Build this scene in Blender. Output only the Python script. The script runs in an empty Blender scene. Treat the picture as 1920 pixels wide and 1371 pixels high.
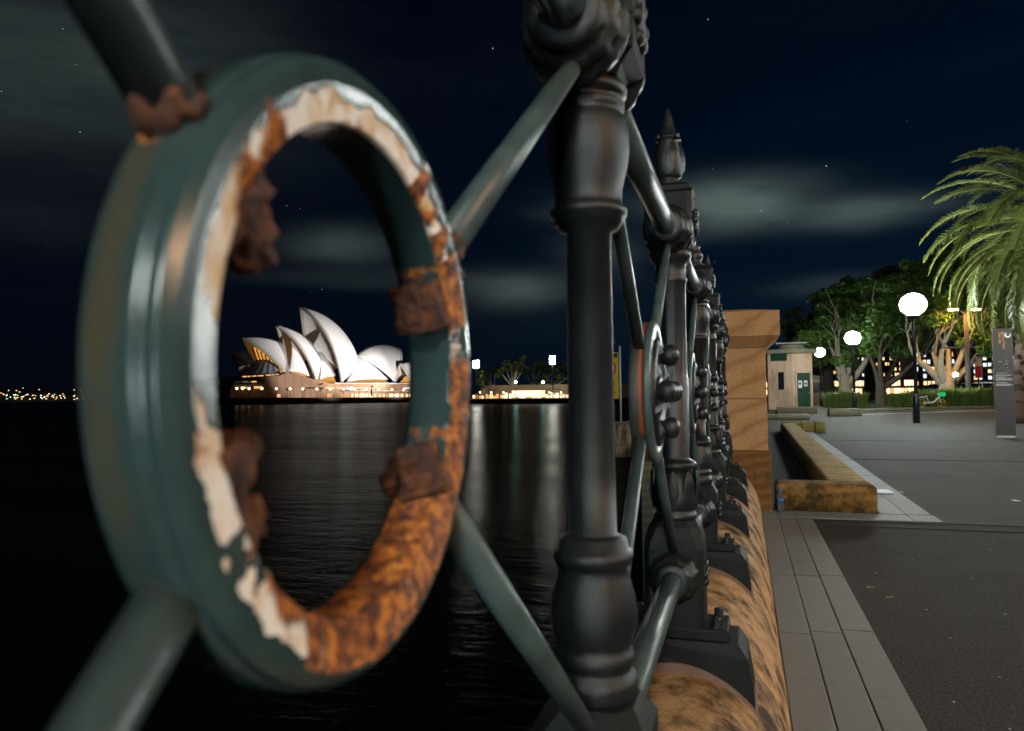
import bpy, bmesh, math, random
import numpy as np
from mathutils import Vector, Matrix, noise
random.seed(7)
sc = bpy.context.scene
C = sc.collection
PI = math.pi
R = math.radians

# ------------------------------------------------------------------ camera
CAM_H = 1.2
F_PX = 1400.0                       # focal length in pixels of a 1920 wide picture
YAW, PITCH, ROLL = R(17.2476), R(2.3110), R(0.6)
_F = Vector((-math.sin(YAW)*math.cos(PITCH), math.cos(YAW)*math.cos(PITCH), math.sin(PITCH)))
_R0 = Vector((math.cos(YAW), math.sin(YAW), 0)); _U0 = _R0.cross(_F)
_R = _R0*math.cos(ROLL) - _U0*math.sin(ROLL)
_U = _R0*math.sin(ROLL) + _U0*math.cos(ROLL)
cam_d = bpy.data.cameras.new('camera'); cam = bpy.data.objects.new('camera', cam_d); C.objects.link(cam)
cam_d.sensor_width = 36; cam_d.lens = 36*F_PX/1920
cam_d.clip_start = 0.02; cam_d.clip_end = 9000
cam.matrix_world = Matrix(((_R.x, _U.x, -_F.x, 0), (_R.y, _U.y, -_F.y, 0), (_R.z, _U.z, -_F.z, CAM_H), (0, 0, 0, 1)))
cam_d.dof.use_dof = True; cam_d.dof.focus_distance = 4.5; cam_d.dof.aperture_fstop = 7.0
sc.camera = cam

# ------------------------------------------------------------------ view + sampling
sc.view_settings.view_transform = 'Standard'; sc.view_settings.look = 'None'
sc.view_settings.exposure = 0.0; sc.view_settings.gamma = 1.0
sc.cycles.use_denoising = True
sc.cycles.sample_clamp_indirect = 4.0
sc.cycles.max_bounces = 6; sc.cycles.transparent_max_bounces = 8

def ray(px, py):                    # a direction of sight, in world axes
    return _F + _R*((px-960)/F_PX) - _U*((py-685.5)/F_PX)
CAMP = Vector((0, 0, CAM_H))
def on_x(px, py, x): d = ray(px, py); return CAMP + d*(x/d.x)
def on_y(px, py, y): d = ray(px, py); return CAMP + d*(y/d.y)
def on_z(px, py, z): d = ray(px, py); return CAMP + d*((z-CAM_H)/d.z)

# ------------------------------------------------------------------ world: night sky
world = bpy.data.worlds.new('World'); sc.world = world; world.use_nodes = True
nt = world.node_tree; nt.nodes.clear()
def N(t, kind, **kw):
    n = t.nodes.new(kind)
    for k, v in kw.items(): setattr(n, k, v)
    return n
def L(t, a, b): t.links.new(a, b)
def setin(t, sock, v):
    if hasattr(v, 'links') or isinstance(v, bpy.types.NodeSocket): t.links.new(v, sock)
    else: sock.default_value = v
def M(t, op, a, b=0.0, c=None, clamp=False):
    n = t.nodes.new('ShaderNodeMath'); n.operation = op; n.use_clamp = clamp
    setin(t, n.inputs[0], a); setin(t, n.inputs[1], b)
    if c is not None: setin(t, n.inputs[2], c)
    return n.outputs[0]
def VM(t, op, a, b=(0, 0, 0)):
    n = t.nodes.new('ShaderNodeVectorMath'); n.operation = op
    setin(t, n.inputs[0], a); setin(t, n.inputs[1], b)
    return n.outputs['Value'] if op in ('DOT_PRODUCT', 'LENGTH', 'DISTANCE') else n.outputs[0]
def MIX(t, fac, a, b, blend='MIX'):
    n = t.nodes.new('ShaderNodeMix'); n.data_type = 'RGBA'; n.blend_type = blend
    setin(t, n.inputs[0], fac)
    for s, v in ((n.inputs[6], a), (n.inputs[7], b)):
        setin(t, s, v if not (isinstance(v, tuple) and len(v) == 3) else (*v, 1))
    return n.outputs[2]
def RAMP(t, fac, stops, interp='LINEAR'):
    n = t.nodes.new('ShaderNodeValToRGB'); n.color_ramp.interpolation = interp
    cr = n.color_ramp
    while len(cr.elements) < len(stops): cr.elements.new(0.5)
    for e, (p, c) in zip(cr.elements, stops):
        e.position = p; e.color = (*c, 1) if isinstance(c, tuple) else (c, c, c, 1)
    setin(t, n.inputs[0], fac); return n.outputs[0]
def NOISE(t, vec, scale, detail=4, rough=0.55, dist=0.0):
    n = t.nodes.new('ShaderNodeTexNoise'); n.inputs['Scale'].default_value = scale
    n.inputs['Detail'].default_value = detail; n.inputs['Roughness'].default_value = rough
    n.inputs['Distortion'].default_value = dist
    if vec is not None: L(t, vec, n.inputs['Vector'])
    return n.outputs[0]
def MAP(t, vec, scale=(1, 1, 1), rot=(0, 0, 0), loc=(0, 0, 0)):
    n = t.nodes.new('ShaderNodeMapping'); n.inputs['Scale'].default_value = scale
    n.inputs['Rotation'].default_value = rot; n.inputs['Location'].default_value = loc
    L(t, vec, n.inputs['Vector']); return n.outputs[0]

SUN_EL, SUN_AZ = R(38), R(150)       # the moon, behind the camera
tc = N(nt, 'ShaderNodeTexCoord'); D_ = VM(nt, 'NORMALIZE', tc.outputs['Generated'])
sky = N(nt, 'ShaderNodeTexSky', sky_type='NISHITA', sun_disc=False, sun_elevation=SUN_EL, sun_rotation=SUN_AZ)
sep = N(nt, 'ShaderNodeSeparateXYZ'); L(nt, D_, sep.inputs[0])
el = sep.outputs[2]
gr_dark = RAMP(nt, M(nt, 'MAXIMUM', el, 0.0), [(0.0, (.0005, .0012, .0040)), (.2, (.0004, .0012, .0048)), (.5, (.0003, .0006, .0036)), (1.0, (.0003, .0006, .0030))])
gr_city = RAMP(nt, M(nt, 'MAXIMUM', el, 0.0), [(0.0, (.0010, .0075, .0170)), (.18, (.0006, .0052, .0140)), (.5, (.0004, .0018, .0070)), (1.0, (.0003, .0006, .0030))])
cityf = N(nt, 'ShaderNodeMapRange', interpolation_type='SMOOTHSTEP'); L(nt, sep.outputs[0], cityf.inputs[0]); cityf.inputs[1].default_value = -.75; cityf.inputs[2].default_value = .30
grad = MIX(nt, cityf.outputs[0], gr_dark, gr_city)
wob = VM(nt, 'SCALE', VM(nt, 'SUBTRACT', N(nt, 'ShaderNodeTexNoise').outputs[1], (.5, .5, .5)))
wn = wob.node; wn.inputs[3].default_value = 0.13
tn = [n for n in nt.nodes if n.bl_idname == 'ShaderNodeTexNoise'][0]
L(nt, MAP(nt, D_, (2.5, 2.5, 14)), tn.inputs['Vector']); tn.inputs['Scale'].default_value = 1.6; tn.inputs['Detail'].default_value = 5
Dw = VM(nt, 'ADD', D_, VM(nt, 'MULTIPLY', wn.outputs[0], (.55, .55, .16)))
cl = None
for (px, py, wx, wy, amp) in [(1385, 362, .080, .020, 1.05), (1400, 400, .060, .018, .75), (1330, 385, .060, .026, .50), (1610, 398, .062, .018, .85), (1740, 385, .055, .010, .22), (640, 458, .062, .020, .68), (960, 542, .066, .022, .85),
                              (90, 130, .22, .085, .34), (330, 40, .12, .06, .16), (1130, 480, .05, .03, .34), (1560, 535, .06, .012, .25), (90, 420, .12, .035, .07), (1090, 395, .06, .018, .20), (1380, 430, .08, .015, .18), (700, 520, .16, .012, .16)]:
    d0 = ray(px, py).normalized(); tx = d0.cross(Vector((0, 0, 1))).normalized(); tz = tx.cross(d0)
    a = M(nt, 'DIVIDE', M(nt, 'SUBTRACT', VM(nt, 'DOT_PRODUCT', Dw, tuple(tx)), d0.dot(tx)), wx)
    b = M(nt, 'DIVIDE', M(nt, 'SUBTRACT', VM(nt, 'DOT_PRODUCT', Dw, tuple(tz)), d0.dot(tz)), wy)
    q = M(nt, 'ADD', M(nt, 'MULTIPLY', a, a), M(nt, 'MULTIPLY', b, b))
    g = M(nt, 'MULTIPLY', M(nt, 'EXPONENT', M(nt, 'MULTIPLY', q, -1.0)), M(nt, 'MULTIPLY', M(nt, 'GREATER_THAN', VM(nt, 'DOT_PRODUCT', D_, tuple(d0)), 0.0), amp))
    cl = g if cl is None else M(nt, 'ADD', cl, g)
wisp = NOISE(nt, MAP(nt, D_, (3, 3, 15)), 1.3, 6, .6)
wide = RAMP(nt, NOISE(nt, MAP(nt, D_, (1.4, 1.4, 9)), 1.2, 4), [(.55, 0.0), (.85, .035)])
cl = M(nt, 'MULTIPLY', M(nt, 'ADD', cl, wide), RAMP(nt, wisp, [(.28, .45), (.72, 1.1)]))
cloud = MIX(nt, cl, (0, 0, 0), (.078, .104, .092))
# stars
vor = N(nt, 'ShaderNodeTexVoronoi'); vor.inputs['Scale'].default_value = 70
L(nt, D_, vor.inputs['Vector'])
vs = N(nt, 'ShaderNodeSeparateColor'); L(nt, vor.outputs['Color'], vs.inputs[0])
star = M(nt, 'MULTIPLY', M(nt, 'LESS_THAN', vor.outputs['Distance'], M(nt, 'ADD', .024, M(nt, 'MULTIPLY', M(nt, 'POWER', vs.outputs[2], 4.0), .020))), M(nt, 'GREATER_THAN', vs.outputs[0], .70))
star = M(nt, 'MULTIPLY', star, M(nt, 'ADD', .05, M(nt, 'MULTIPLY', M(nt, 'POWER', vs.outputs[2], 3.0), .9)))
star = M(nt, 'MULTIPLY', star, M(nt, 'GREATER_THAN', el, .08))
starc = MIX(nt, star, (0, 0, 0), (.75, .88, 1.0))
tot = MIX(nt, 1.0, MIX(nt, 1.0, MIX(nt, 1.0, grad, MIX(nt, 1.0, (0, 0, 0, 1), cloud, 'ADD'), 'ADD'), starc, 'ADD'), MIX(nt, 1.0, sky.outputs[0], (.00012, .00014, .00018), 'MULTIPLY'), 'ADD')
bg = N(nt, 'ShaderNodeBackground'); bg.inputs[1].default_value = 1.0
L(nt, tot, bg.inputs[0]); wo = N(nt, 'ShaderNodeOutputWorld'); L(nt, bg.outputs[0], wo.inputs[0])

# moonlight: ONE very weak sun
sun_d = bpy.data.lights.new('moon', 'SUN'); sun_d.energy = 0.012; sun_d.angle = R(0.5); sun_d.color = (.75, .85, 1)
sun = bpy.data.objects.new('moon', sun_d); C.objects.link(sun)
sun.rotation_euler = (PI/2 - SUN_EL, 0, PI - SUN_AZ)

# ------------------------------------------------------------------ helpers: materials
def new_mat(name):
    m = bpy.data.materials.new(name); m.use_nodes = True
    t = m.node_tree; p = t.nodes['Principled BSDF']
    return m, t, p
def bump(t, p, h, strength=.3, dist=.01):
    b = t.nodes.new('ShaderNodeBump'); b.inputs['Strength'].default_value = strength; b.inputs['Distance'].default_value = dist
    L(t, h, b.inputs['Height']); L(t, b.outputs[0], p.inputs['Normal'])
def OC(t): return N(t, 'ShaderNodeTexCoord').outputs['Object']
def WP(t): return N(t, 'ShaderNodeNewGeometry').outputs['Position']
def flat(name, col, rough=.6, metal=0.0, var=.25, scale=8, bmp=.15, bdist=.005, spec=.5):
    m, t, p = new_mat(name); o = OC(t); n = NOISE(t, o, scale, 6, .6)
    c = MIX(t, n, tuple(x*(1-var) for x in col), tuple(min(1, x*(1+var)) for x in col)); L(t, c, p.inputs['Base Color'])
    p.inputs['Roughness'].default_value = rough; p.inputs['Metallic'].default_value = metal; p.inputs['Specular IOR Level'].default_value = spec
    if bmp: bump(t, p, NOISE(t, o, scale*6, 4), bmp, bdist)
    return m
def emit(name, col, strength):
    m = bpy.data.materials.new(name); m.use_nodes = True; t = m.node_tree; t.nodes.clear()
    e = N(t, 'ShaderNodeEmission'); e.inputs[0].default_value = (*col, 1); e.inputs[1].default_value = strength
    o = N(t, 'ShaderNodeOutputMaterial'); L(t, e.outputs[0], o.inputs[0]); return m

def iron_mat(name, col, rough=.36, bs=.65):
    m, t, p = new_mat(name); o = WP(t)
    n = NOISE(t, o, 14, 6, .6); n2 = NOISE(t, o, 90, 4, .6)
    c = MIX(t, RAMP(t, n, [(.3, 0.), (.75, 1.)]), tuple(x*.65 for x in col), tuple(x*1.35 for x in col))
    rst = RAMP(t, NOISE(t, o, 30, 8, .7), [(.67, 0.), (.74, 1.)])
    c = MIX(t, M(t, 'MULTIPLY', rst, .5), c, (.07, .026, .010))
    L(t, c, p.inputs['Base Color'])
    L(t, M(t, 'ADD', rough-.1, M(t, 'ADD', M(t, 'MULTIPLY', n2, .22), M(t, 'MULTIPLY', rst, .35))), p.inputs['Roughness'])
    h = M(t, 'ADD', M(t, 'MULTIPLY', NOISE(t, o, 60, 4, .55), .6), M(t, 'MULTIPLY', NOISE(t, o, 260, 5, .75), .75))
    bump(t, p, h, bs, .0032); p.inputs['Specular IOR Level'].default_value = .36
    return m
MAT = {}
MAT['iron'] = iron_mat('black_green_gloss_paint', (.0100, .0120, .0128), .33, .42)
MAT['iron_matt'] = iron_mat('dull_black_green_paint', (.0085, .010, .0095), .52, .5); MAT['iron_matt'].node_tree.nodes['Principled BSDF'].inputs['Specular IOR Level'].default_value = .16
MAT['iron_rail'] = iron_mat('grey_green_gloss_paint', (.044, .066, .065), .34, .14)
MAT['mortar'] = flat('pinkish_mortar', (.15, .095, .07), .9, scale=30, bmp=.5)

def ring_mat():
    m, t, p = new_mat('flaking_green_paint_over_rust'); o = OC(t)
    at = N(t, 'ShaderNodeVertexColor'); at.layer_name = 'wear'
    s = N(t, 'ShaderNodeSeparateColor'); L(t, at.outputs[0], s.inputs[0])
    f1 = NOISE(t, o, 160, 5, .65); f2 = NOISE(t, o, 38, 6, .65)
    prim = RAMP(t, M(t, 'ADD', s.outputs[0], M(t, 'MULTIPLY', M(t, 'SUBTRACT', f1, .5), .7)), [(.47, 0.), (.53, 1.)])
    rust = RAMP(t, M(t, 'ADD', s.outputs[1], M(t, 'MULTIPLY', M(t, 'SUBTRACT', f1, .5), .6)), [(.42, 0.), (.58, 1.)])
    paint = MIX(t, RAMP(t, f2, [(.3, 0.), (.7, 1.)]), (.018, .037, .037), (.030, .057, .056))
    paint = MIX(t, M(t, 'MULTIPLY', s.outputs[2], .85), paint, (.058, .048, .026))          # brown staining on the outer band
    primer = MIX(t, RAMP(t, NOISE(t, o, 26, 6, .65), [(.44, 0.), (.60, 1.)]), (.78, .76, .71), (.58, .36, .12))
    primer = MIX(t, RAMP(t, NOISE(t, o, 75, 5), [(.52, 0.), (.62, 1.)]), primer, (.80, .80, .78))
    primer = MIX(t, RAMP(t, NOISE(t, o, 48, 8, .7), [(.57, 0.), (.63, .9)]), primer, (.34, .12, .022))
    rustc = RAMP(t, NOISE(t, o, 105, 9, .74), [(.30, (.016, .011, .012)), (.42, (.060, .022, .012)), (.50, (.22, .062, .010)), (.60, (.52, .19, .025)), (.70, (.30, .085, .012)), (.80, (.13, .085, .08))])
    c = MIX(t, rust, MIX(t, prim, paint, primer), rustc); L(t, c, p.inputs['Base Color'])
    rg = M(t, 'ADD', .20, M(t, 'ADD', M(t, 'MULTIPLY', prim, .3), M(t, 'MULTIPLY', rust, .5)), clamp=True); L(t, rg, p.inputs['Roughness'])
    h = M(t, 'ADD', M(t, 'MULTIPLY', NOISE(t, o, 130, 7, .7), M(t, 'ADD', .12, rust)), M(t, 'MULTIPLY', M(t, 'SUBTRACT', 1.0, prim), .35))
    bump(t, p, h, .8, .0022); return m
MAT['ring'] = ring_mat()
def rust_mat(name, dark=False):
    m, t, p = new_mat(name); o = OC(t)
    c = RAMP(t, NOISE(t, o, 55, 9, .72), [(.30, (.014, .010, .012)), (.43, (.050, .020, .012)), (.53, (.16, .048, .012)), (.63, (.40, .13, .02)), (.72, (.12, .045, .02)), (.82, (.15, .10, .10))])
    if dark: c = MIX(t, .55, c, (.030, .012, .009))
    L(t, c, p.inputs['Base Color']); p.inputs['Roughness'].default_value = .75
    bump(t, p, NOISE(t, o, 120, 8, .7), 1.0, .003); return m
MAT['rust'] = rust_mat('scaly_rust')
MAT['rust_dark'] = rust_mat('dark_flaking_rust', True)

def sandstone(name, a, b, band=7.0, tilt=.35, stain=None, moss=None, scale=1.0, distort=3.0, veins=None):
    m, t, p = new_mat(name); o = WP(t)
    v = MAP(t, o, (scale, scale, scale), (tilt, tilt*.8, 0))
    w = N(t, 'ShaderNodeTexWave', wave_type='BANDS', bands_direction='Z'); w.inputs['Scale'].default_value = band
    w.inputs['Distortion'].default_value = distort; w.inputs['Detail'].default_value = 4; w.inputs['Detail Scale'].default_value = .7
    L(t, v, w.inputs['Vector'])
    c = MIX(t, RAMP(t, w.outputs[0], veins or [(.15, 0.), (.95, 1.)]), a, b)
    c = MIX(t, M(t, 'MULTIPLY', NOISE(t, o, 3.2, 6, .6), .55), c, tuple(x*.55 for x in a))
    c = MIX(t, RAMP(t, NOISE(t, o, 95, 4, .7), [(.50, 0.), (.68, .6)]), c, tuple(x*.35 for x in a))
    if stain:
        sx = RAMP(t, NOISE(t, MAP(t, o, stain[1], (0, 0, 0)), 1.0, 8, .66), [(stain[2], 0.), (stain[2]+.14, 1.)])
        c = MIX(t, M(t, 'MULTIPLY', sx, stain[3]), c, stain[0])
    if moss:
        s = N(t, 'ShaderNodeSeparateXYZ'); L(t, o, s.inputs[0])
        ms = M(t, 'MULTIPLY', RAMP(t, NOISE(t, MAP(t, o, moss[1]), 1.0, 6, .6), [(.45, 0.), (.6, 1.)]), moss[2])
        c = MIX(t, ms, c, moss[0])
    L(t, c, p.inputs['Base Color']); p.inputs['Roughness'].default_value = .82; p.inputs['Specular IOR Level'].default_value = .3
    h = M(t, 'ADD', NOISE(t, o, 55, 8, .75), M(t, 'MULTIPLY', w.outputs[0], .3)); bump(t, p, h, .8, .008)
    return m
MAT['stone_pillar'] = sandstone('veined_orange_sandstone', (.33, .155, .055), (.60, .355, .165), 1.7, .62, distort=7, veins=[(.0, .30), (.12, .66), (.40, .88), (1.0, 1.)])
MAT['stone_base'] = sandstone('weathered_brown_sandstone', (.16, .075, .020), (.25, .125, .035), 3, .2, stain=((.04, .028, .012), (9, 9, 4), .55, .7))
MAT['stone_wall'] = sandstone('mossy_yellow_sandstone', (.50, .335, .13), (.64, .46, .21), 4.5, .25, stain=((.085, .062, .018), (5, 5, 9), .58, .75), moss=((.20, .19, .035), (6, 1.2, 3), .45))
MAT['stone_grey'] = sandstone('grey_weathered_stone', (.22, .20, .15), (.34, .30, .23), 3, .1, stain=((.08, .08, .05), (3, 3, 5), .5, .7), moss=((.16, .17, .05), (2, 2, 1), .4))
MAT['coping'] = sandstone('streaked_sandstone_coping', (.44, .225, .090), (.64, .385, .185), 3.0, .9, stain=((.028, .016, .007), (7.5, 6.0, 6.5), .455, .95), moss=((.20, .115, .022), (6, 3, 6), .35), distort=7, veins=[(.0, .45), (.3, .8), (1.0, 1.)])

def asphalt(nm, A, B, G, spec=.4):
    m, t, p = new_mat(nm); o = WP(t)
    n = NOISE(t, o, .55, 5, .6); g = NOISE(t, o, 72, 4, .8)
    c = MIX(t, RAMP(t, n, [(.3, 0.), (.7, 1.)]), A, B)  # broad tone variation in the colour, widened to imitate pools of lamplight
    c = MIX(t, RAMP(t, g, [(.46, 0.), (.66, .9)]), c, G)
    v = N(t, 'ShaderNodeTexVoronoi'); v.inputs['Scale'].default_value = 16; L(t, o, v.inputs['Vector'])
    s = N(t, 'ShaderNodeSeparateColor'); L(t, v.outputs['Color'], s.inputs[0])
    sp = M(t, 'MULTIPLY', M(t, 'LESS_THAN', v.outputs['Distance'], .075), M(t, 'GREATER_THAN', s.outputs[0], .88))
    c = MIX(t, sp, c, (.62, .62, .60))
    st = RAMP(t, NOISE(t, o, 2.3, 7, .7), [(.54, 0.), (.66, .65)]); c = MIX(t, st, c, (.014, .012, .009))
    v2 = N(t, 'ShaderNodeTexVoronoi'); v2.inputs['Scale'].default_value = 2.6; L(t, o, v2.inputs['Vector']); s2 = N(t, 'ShaderNodeSeparateColor'); L(t, v2.outputs['Color'], s2.inputs[0])
    gum = M(t, 'MULTIPLY', M(t, 'LESS_THAN', v2.outputs['Distance'], .075), M(t, 'GREATER_THAN', s2.outputs[0], .55)); c = MIX(t, M(t, 'MULTIPLY', gum, .6), c, (.016, .015, .014))
    L(t, c, p.inputs['Base Color']); p.inputs['Roughness'].default_value = .78; p.inputs['Specular IOR Level'].default_value = spec
    bump(t, p, M(t, 'ADD', g, M(t, 'MULTIPLY', NOISE(t, o, 2.2, 5), 1.6)), .9, .010); return m
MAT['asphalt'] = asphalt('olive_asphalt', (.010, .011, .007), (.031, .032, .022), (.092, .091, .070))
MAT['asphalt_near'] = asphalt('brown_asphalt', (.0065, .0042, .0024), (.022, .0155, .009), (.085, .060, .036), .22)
def granite(name, col):
    m, t, p = new_mat(name); o = WP(t)
    rnd = N(t, 'ShaderNodeObjectInfo').outputs['Random']
    c = MIX(t, rnd, tuple(x*.82 for x in col), tuple(x*1.15 for x in col))
    c = MIX(t, RAMP(t, NOISE(t, o, 300, 2), [(.4, 0.), (.7, .6)]), c, tuple(x*1.5 for x in col))
    c = MIX(t, RAMP(t, NOISE(t, o, 5, 8, .7), [(.55, 0.), (.72, .6)]), c, tuple(x*.45 for x in col))
    L(t, c, p.inputs['Base Color']); p.inputs['Roughness'].default_value = .62
    bump(t, p, NOISE(t, o, 60, 5), .35, .003); return m
MAT['paver'] = granite('grey_granite_paver', (.130, .119, .102))
MAT['paver2'] = granite('blue_grey_granite_paver', (.150, .155, .150))
MAT['joint'] = flat('dark_joint', (.022, .018, .013), .95, scale=20)

def water_mat():
    m, t, p = new_mat('dark_harbour_water'); o = WP(t)
    p.inputs['Base Color'].default_value = (.0016, .0032, .0026, 1); p.inputs['Roughness'].default_value = .24; p.inputs['Specular IOR Level'].default_value = .28
    p.inputs['IOR'].default_value = 1.33
    h = M(t, 'ADD', NOISE(t, MAP(t, o, (.55, 1.6, 1), (0, 0, YAW)), 1.0, 5, .6), M(t, 'MULTIPLY', NOISE(t, MAP(t, o, (2.2, 6.5, 1), (0, 0, YAW)), 1.0, 4, .6), .35))
    bump(t, p, h, .20, .30); nrm = p.inputs['Normal'].links[0].from_socket
    df = N(t, 'ShaderNodeBsdfDiffuse'); df.inputs[0].default_value = (.0018, .0034, .0026, 1)
    gl = N(t, 'ShaderNodeBsdfGlossy'); gl.inputs[0].default_value = (.8, .85, .85, 1); gl.inputs[1].default_value = .19; L(t, nrm, gl.inputs['Normal'])
    lw = N(t, 'ShaderNodeLayerWeight'); lw.inputs[0].default_value = .35; L(t, nrm, lw.inputs[1])
    mx = N(t, 'ShaderNodeMixShader'); wp = RAMP(t, NOISE(t, MAP(t, o, (.035, .16, 1), (0, 0, YAW)), 1.0, 6, .65), [(.32, .35), (.68, 1.0)]); L(t, M(t, 'MULTIPLY', M(t, 'MULTIPLY', lw.outputs[0], .30), wp), mx.inputs[0]); L(t, df.outputs[0], mx.inputs[1]); L(t, gl.outputs[0], mx.inputs[2])
    L(t, mx.outputs[0], t.nodes['Material Output'].inputs[0]); return m
MAT['water'] = water_mat()

def foliage_mat(name, a, b, tr=.25, rough=.55):
    m, t, p = new_mat(name)
    n = NOISE(t, OC(t), 1.3, 4, .6); g = N(t, 'ShaderNodeNewGeometry').outputs['Random Per Island']
    c = MIX(t, M(t, 'MULTIPLY', M(t, 'ADD', n, g), .5), a, b); L(t, c, p.inputs['Base Color'])
    p.inputs['Roughness'].default_value = rough
    tl = N(t, 'ShaderNodeBsdfTranslucent'); L(t, c, tl.inputs[0])
    mx = N(t, 'ShaderNodeMixShader'); mx.inputs[0].default_value = tr
    L(t, p.outputs[0], mx.inputs[1]); L(t, tl.outputs[0], mx.inputs[2])
    L(t, mx.outputs[0], t.nodes['Material Output'].inputs[0]); return m
MAT['fig_leaf'] = foliage_mat('dark_fig_leaves', (.045, .105, .016), (.14, .25, .045))
MAT['fig_leaf2'] = foliage_mat('olive_fig_leaves', (.045, .075, .014), (.12, .165, .035))
MAT['far_leaf'] = foliage_mat('far_tree_leaves', (.050, .075, .012), (.15, .18, .035))
MAT['palm_leaf'] = foliage_mat('palm_leaflets', (.062, .098, .018), (.155, .19, .050), .3)
MAT['grass'] = foliage_mat('tussock_blades', (.09, .17, .03), (.22, .30, .07), .35)
MAT['lawn'] = flat('short_lawn', (.030, .075, .012), .9, scale=4, bmp=.5, bdist=.03)
MAT['bark_pale'] = flat('pale_smooth_bark', (.36, .31, .225), .8, scale=3, var=.4, bmp=.6, bdist=.02)
MAT['bark_dark'] = flat('dark_rough_bark', (.075, .060, .045), .9, scale=4, var=.4, bmp=.8, bdist=.03)
MAT['palm_bark'] = flat('brown_palm_boots', (.060, .036, .022), .9, scale=5, var=.5, bmp=.8, bdist=.03)
MAT['rachis'] = flat('yellow_green_rachis', (.30, .30, .07), .6, bmp=0)
MAT['black_metal'] = flat('black_painted_steel', (.018, .019, .021), .35, var=.2, bmp=.1)
MAT['globe'] = emit('lit_globe', (.92, 1.0, .97), 250)
MAT['sodium'] = emit('orange_sodium_lamp', (1.0, .50, .12), 300)
MAT['warm_lamp'] = emit('warm_white_lamp', (1.0, .80, .52), 120)
MAT['flood'] = emit('white_floodlight_face', (1.0, .93, .80), 110)
MAT['teal_lamp'] = emit('teal_white_lamp', (.45, 1.0, .85), 60)
MAT['win_warm'] = emit('lit_window_warm', (1.0, .66, .34), 1.5)
MAT['win_amber'] = emit('lit_window_amber', (1.0, .48, .16), 1.1)
MAT['win_white'] = emit('lit_window_white', (.85, .93, 1.0), 1.3)
MAT['shop'] = emit('lit_shopfront', (1.0, .72, .40), 2.4)
MAT['glow_orange'] = emit('amber_lit_foyer', (1.0, .42, .07), .85)
MAT['win_dark'] = flat('dark_window_glass', (.012, .014, .018), .08, bmp=0)
MAT['concrete_pale'] = flat('pale_concrete', (.42, .42, .41), .8, scale=2)
MAT['concrete_dark'] = flat('dark_facade', (.10, .095, .09), .8, scale=2)
MAT['facade_tan'] = flat('tan_facade', (.28, .22, .15), .8, scale=2)
MAT['white'] = flat('white_paint', (.75, .75, .75), .35, var=.08, bmp=0)
MAT['yellow'] = flat('yellow_paint', (.72, .50, .02), .4, var=.1, bmp=0)
MAT['red'] = flat('red_paint', (.55, .03, .02), .45, var=.1, bmp=0)
MAT['orange_text'] = flat('orange_print', (.80, .36, .03), .5, var=.05, bmp=0)
MAT['grey_text'] = flat('pale_grey_print', (.45, .46, .47), .5, var=.05, bmp=0)
MAT['black'] = flat('black_print', (.01, .01, .01), .6, var=.05, bmp=0)
MAT['green_door'] = flat('dark_green_door_paint', (.004, .042, .015), .45, scale=5, bmp=.1)
MAT['totem'] = flat('charcoal_sign_panel', (.024, .0255, .028), .42, var=.15, scale=2, bmp=0)
MAT['rubber'] = flat('black_rubber', (.015, .015, .015), .8, bmp=0)
MAT['glass_car'] = flat('dark_car_glass', (.02, .025, .03), .06, bmp=0)
MAT['car_white'] = flat('white_car_paint', (.62, .63, .65), .22, var=.04, bmp=0)
MAT['bike_green'] = emit('emissive_green_basket', (.03, .85, .25), .55)  # basket is no lamp; its brightness is emission in the material
MAT['silver'] = flat('brushed_steel', (.45, .46, .47), .3, metal=.9, bmp=0)

def booth_mat():
    m, t, p = new_mat('stained_render'); o = WP(t)
    c = MIX(t, NOISE(t, o, 1.2, 5), (.50, .34, .225), (.62, .45, .31))
    st = RAMP(t, NOISE(t, MAP(t, o, (1.7, 1.7, .5)), 1.0, 7, .65), [(.45, 0.), (.68, .75)]); c = MIX(t, st, c, (.24, .135, .085))
    L(t, c, p.inputs['Base Color']); p.inputs['Roughness'].default_value = .85; bump(t, p, NOISE(t, o, 12, 6), .4, .02); return m
MAT['render'] = booth_mat()
def shell_mat():
    m, t, p = new_mat('cream_glazed_shell_tiles'); o = WP(t)
    uv = N(t, 'ShaderNodeUVMap').outputs[0]
    w = N(t, 'ShaderNodeTexWave', wave_type='BANDS', bands_direction='X'); w.inputs['Scale'].default_value = 7.5; L(t, uv, w.inputs['Vector'])
    w2 = N(t, 'ShaderNodeTexWave', wave_type='BANDS', bands_direction='Y'); w2.inputs['Scale'].default_value = 6.0; L(t, uv, w2.inputs['Vector'])
    ln = M(t, 'MAXIMUM', RAMP(t, w.outputs[0], [(.90, 0.), (1., 1.)]), RAMP(t, w2.outputs[0], [(.93, 0.), (1., .7)]))
    c = MIX(t, M(t, 'MULTIPLY', ln, .35), (.78, .755, .73), (.56, .52, .49))
    c = MIX(t, M(t, 'MULTIPLY', NOISE(t, o, .12, 4), .25), c, (.66, .62, .59))
    L(t, c, p.inputs['Base Color']); p.inputs['Roughness'].default_value = .45; return m
MAT['shell'] = shell_mat()
MAT['rib'] = flat('pale_concrete_rib', (.50, .47, .42), .8, scale=.3, bmp=0)
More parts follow.
